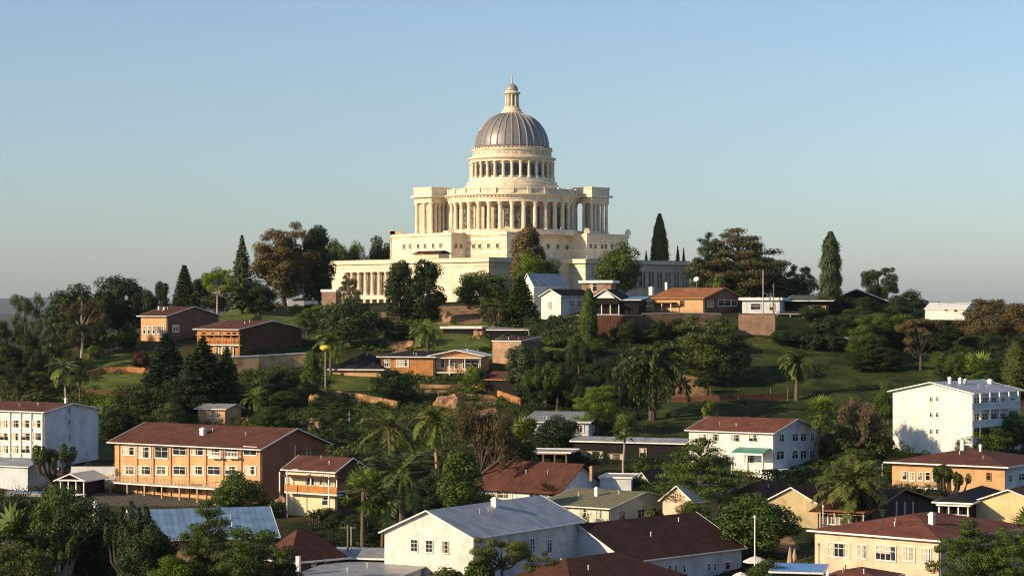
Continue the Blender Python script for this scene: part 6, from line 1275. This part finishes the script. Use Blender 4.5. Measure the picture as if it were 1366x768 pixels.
# ---------------------------------------------------------------- undergrowth: nobody could count it
def undergrowth(name, rects, mat, label, seed, leaf=.34):
    rng = np.random.default_rng(seed); VV = []; QQ = []; TT = []; off = 0
    for x0,y0,x1,y1,n,smin,smax in rects:
        for _ in range(n):
            px, py = rng.uniform(x0,x1), rng.uniform(y0,y1); Y = hit(px, py)
            if not Y: continue
            X = (px-CX)/F*Y
            if infoot(X, Y) or (smax < 3 and any(a-4 < px < c+4 and b-4 < py < d+8 for a,b,c,d in LAWN) and rng.random() < .93): continue
            z = tz(X, Y); s = rng.uniform(smin, smax); bl = [(X+rng.normal()*s*.8, Y+rng.normal()*s*.8, z+s*rng.uniform(.1,.55), s*rng.uniform(.5,.9), s*rng.uniform(.5,.9), s*rng.uniform(.4,.8)) for _ in range(4)]
            V, Q, T_ = blob_leaves(rng, bl, int(150*s), leaf, .55, .7); VV.append(V); QQ.append(Q+off); TT.append(np.clip(T_*.8+rng.normal()*.15, 0, 1)); off += len(V)
    me = mesh_np(name, np.concatenate(VV), np.concatenate(QQ), np.concatenate(TT)); me.materials.append(MATS[mat]); o = bpy.data.objects.new(name, me); C.objects.link(o); tag(o, label, 'undergrowth', kind='stuff'); print(name, len(me.polygons))
undergrowth('undergrowth', [(320,500,480,600,330,.6,1.5),(480,500,640,600,200,.6,1.4),(60,530,330,590,230,.6,1.5),(0,540,60,560,30,.6,1.3),(560,430,720,470,60,.4,.9),(1090,560,1190,640,70,.6,1.4),(350,400,560,470,130,.4,1.1),(640,500,700,560,40,.6,1.2),(80,505,130,530,30,.5,1)], 'lf_green', 'green undergrowth covering the banks between the houses', 1)
undergrowth('undergrowth', [(320,480,640,620,260,.5,1.3),(0,480,120,560,170,.5,1.5),(120,480,330,600,110,.5,1.3),(480,600,640,680,60,.6,1.3),(700,520,860,600,70,.6,1.3),(1090,560,1190,640,50,.6,1.4),(860,560,920,600,20,.4,.9),(950,600,1110,680,40,.5,1.2)], 'lf_olive', 'olive scrub growing over the slope', 2)
undergrowth('undergrowth', [(680,470,900,620,330,.7,1.8),(1040,440,1366,500,300,.7,1.9),(1200,500,1366,540,80,.7,1.7),(560,600,700,700,90,.7,1.5),(0,655,100,768,80,.7,1.7),(100,696,230,768,80,.7,1.7),(840,600,960,680,90,.6,1.4),(960,660,1110,768,80,.6,1.3),(1110,640,1260,720,80,.6,1.3),(400,640,520,768,90,.6,1.4),(860,450,980,520,60,.6,1.4),(700,430,860,470,70,.5,1.2),(1160,600,1366,680,80,.6,1.3),(130,590,230,640,60,.6,1.4)], 'lf_dark', 'dark shaded undergrowth in the hollows and gardens', 3)
undergrowth('undergrowth', [(330,500,460,570,60,.4,.9),(440,420,560,470,40,.3,.7),(80,470,220,530,20,.3,.6),(130,530,220,560,40,.5,1.0),(560,420,660,460,25,.3,.7)], 'lf_lime', 'bright leafy scrub catching the sun on the left slope', 4)
# ---------------------------------------------------------------- air
if HAZE:
    o = MB().box(-18000, 18000, -400, 28000, -12, 260).build('haze', 'white_paint'); m = bpy.data.materials.new('haze'); m.use_nodes = True; nt = m.node_tree; nt.nodes.remove(nt.nodes['Principled BSDF'])
    v = nt.nodes.new('ShaderNodeVolumePrincipled'); v.inputs['Color'].default_value = (.72,.82,.93,1); v.inputs['Density'].default_value = HAZE; v.inputs['Anisotropy'].default_value = .2
    nt.links.new(v.outputs[0], nt.nodes['Material Output'].inputs['Volume']); o.data.materials.clear(); o.data.materials.append(m); tag(o, 'thin evening haze filling the air over the hill', 'haze', kind='stuff')
print('objects', len(bpy.data.objects))
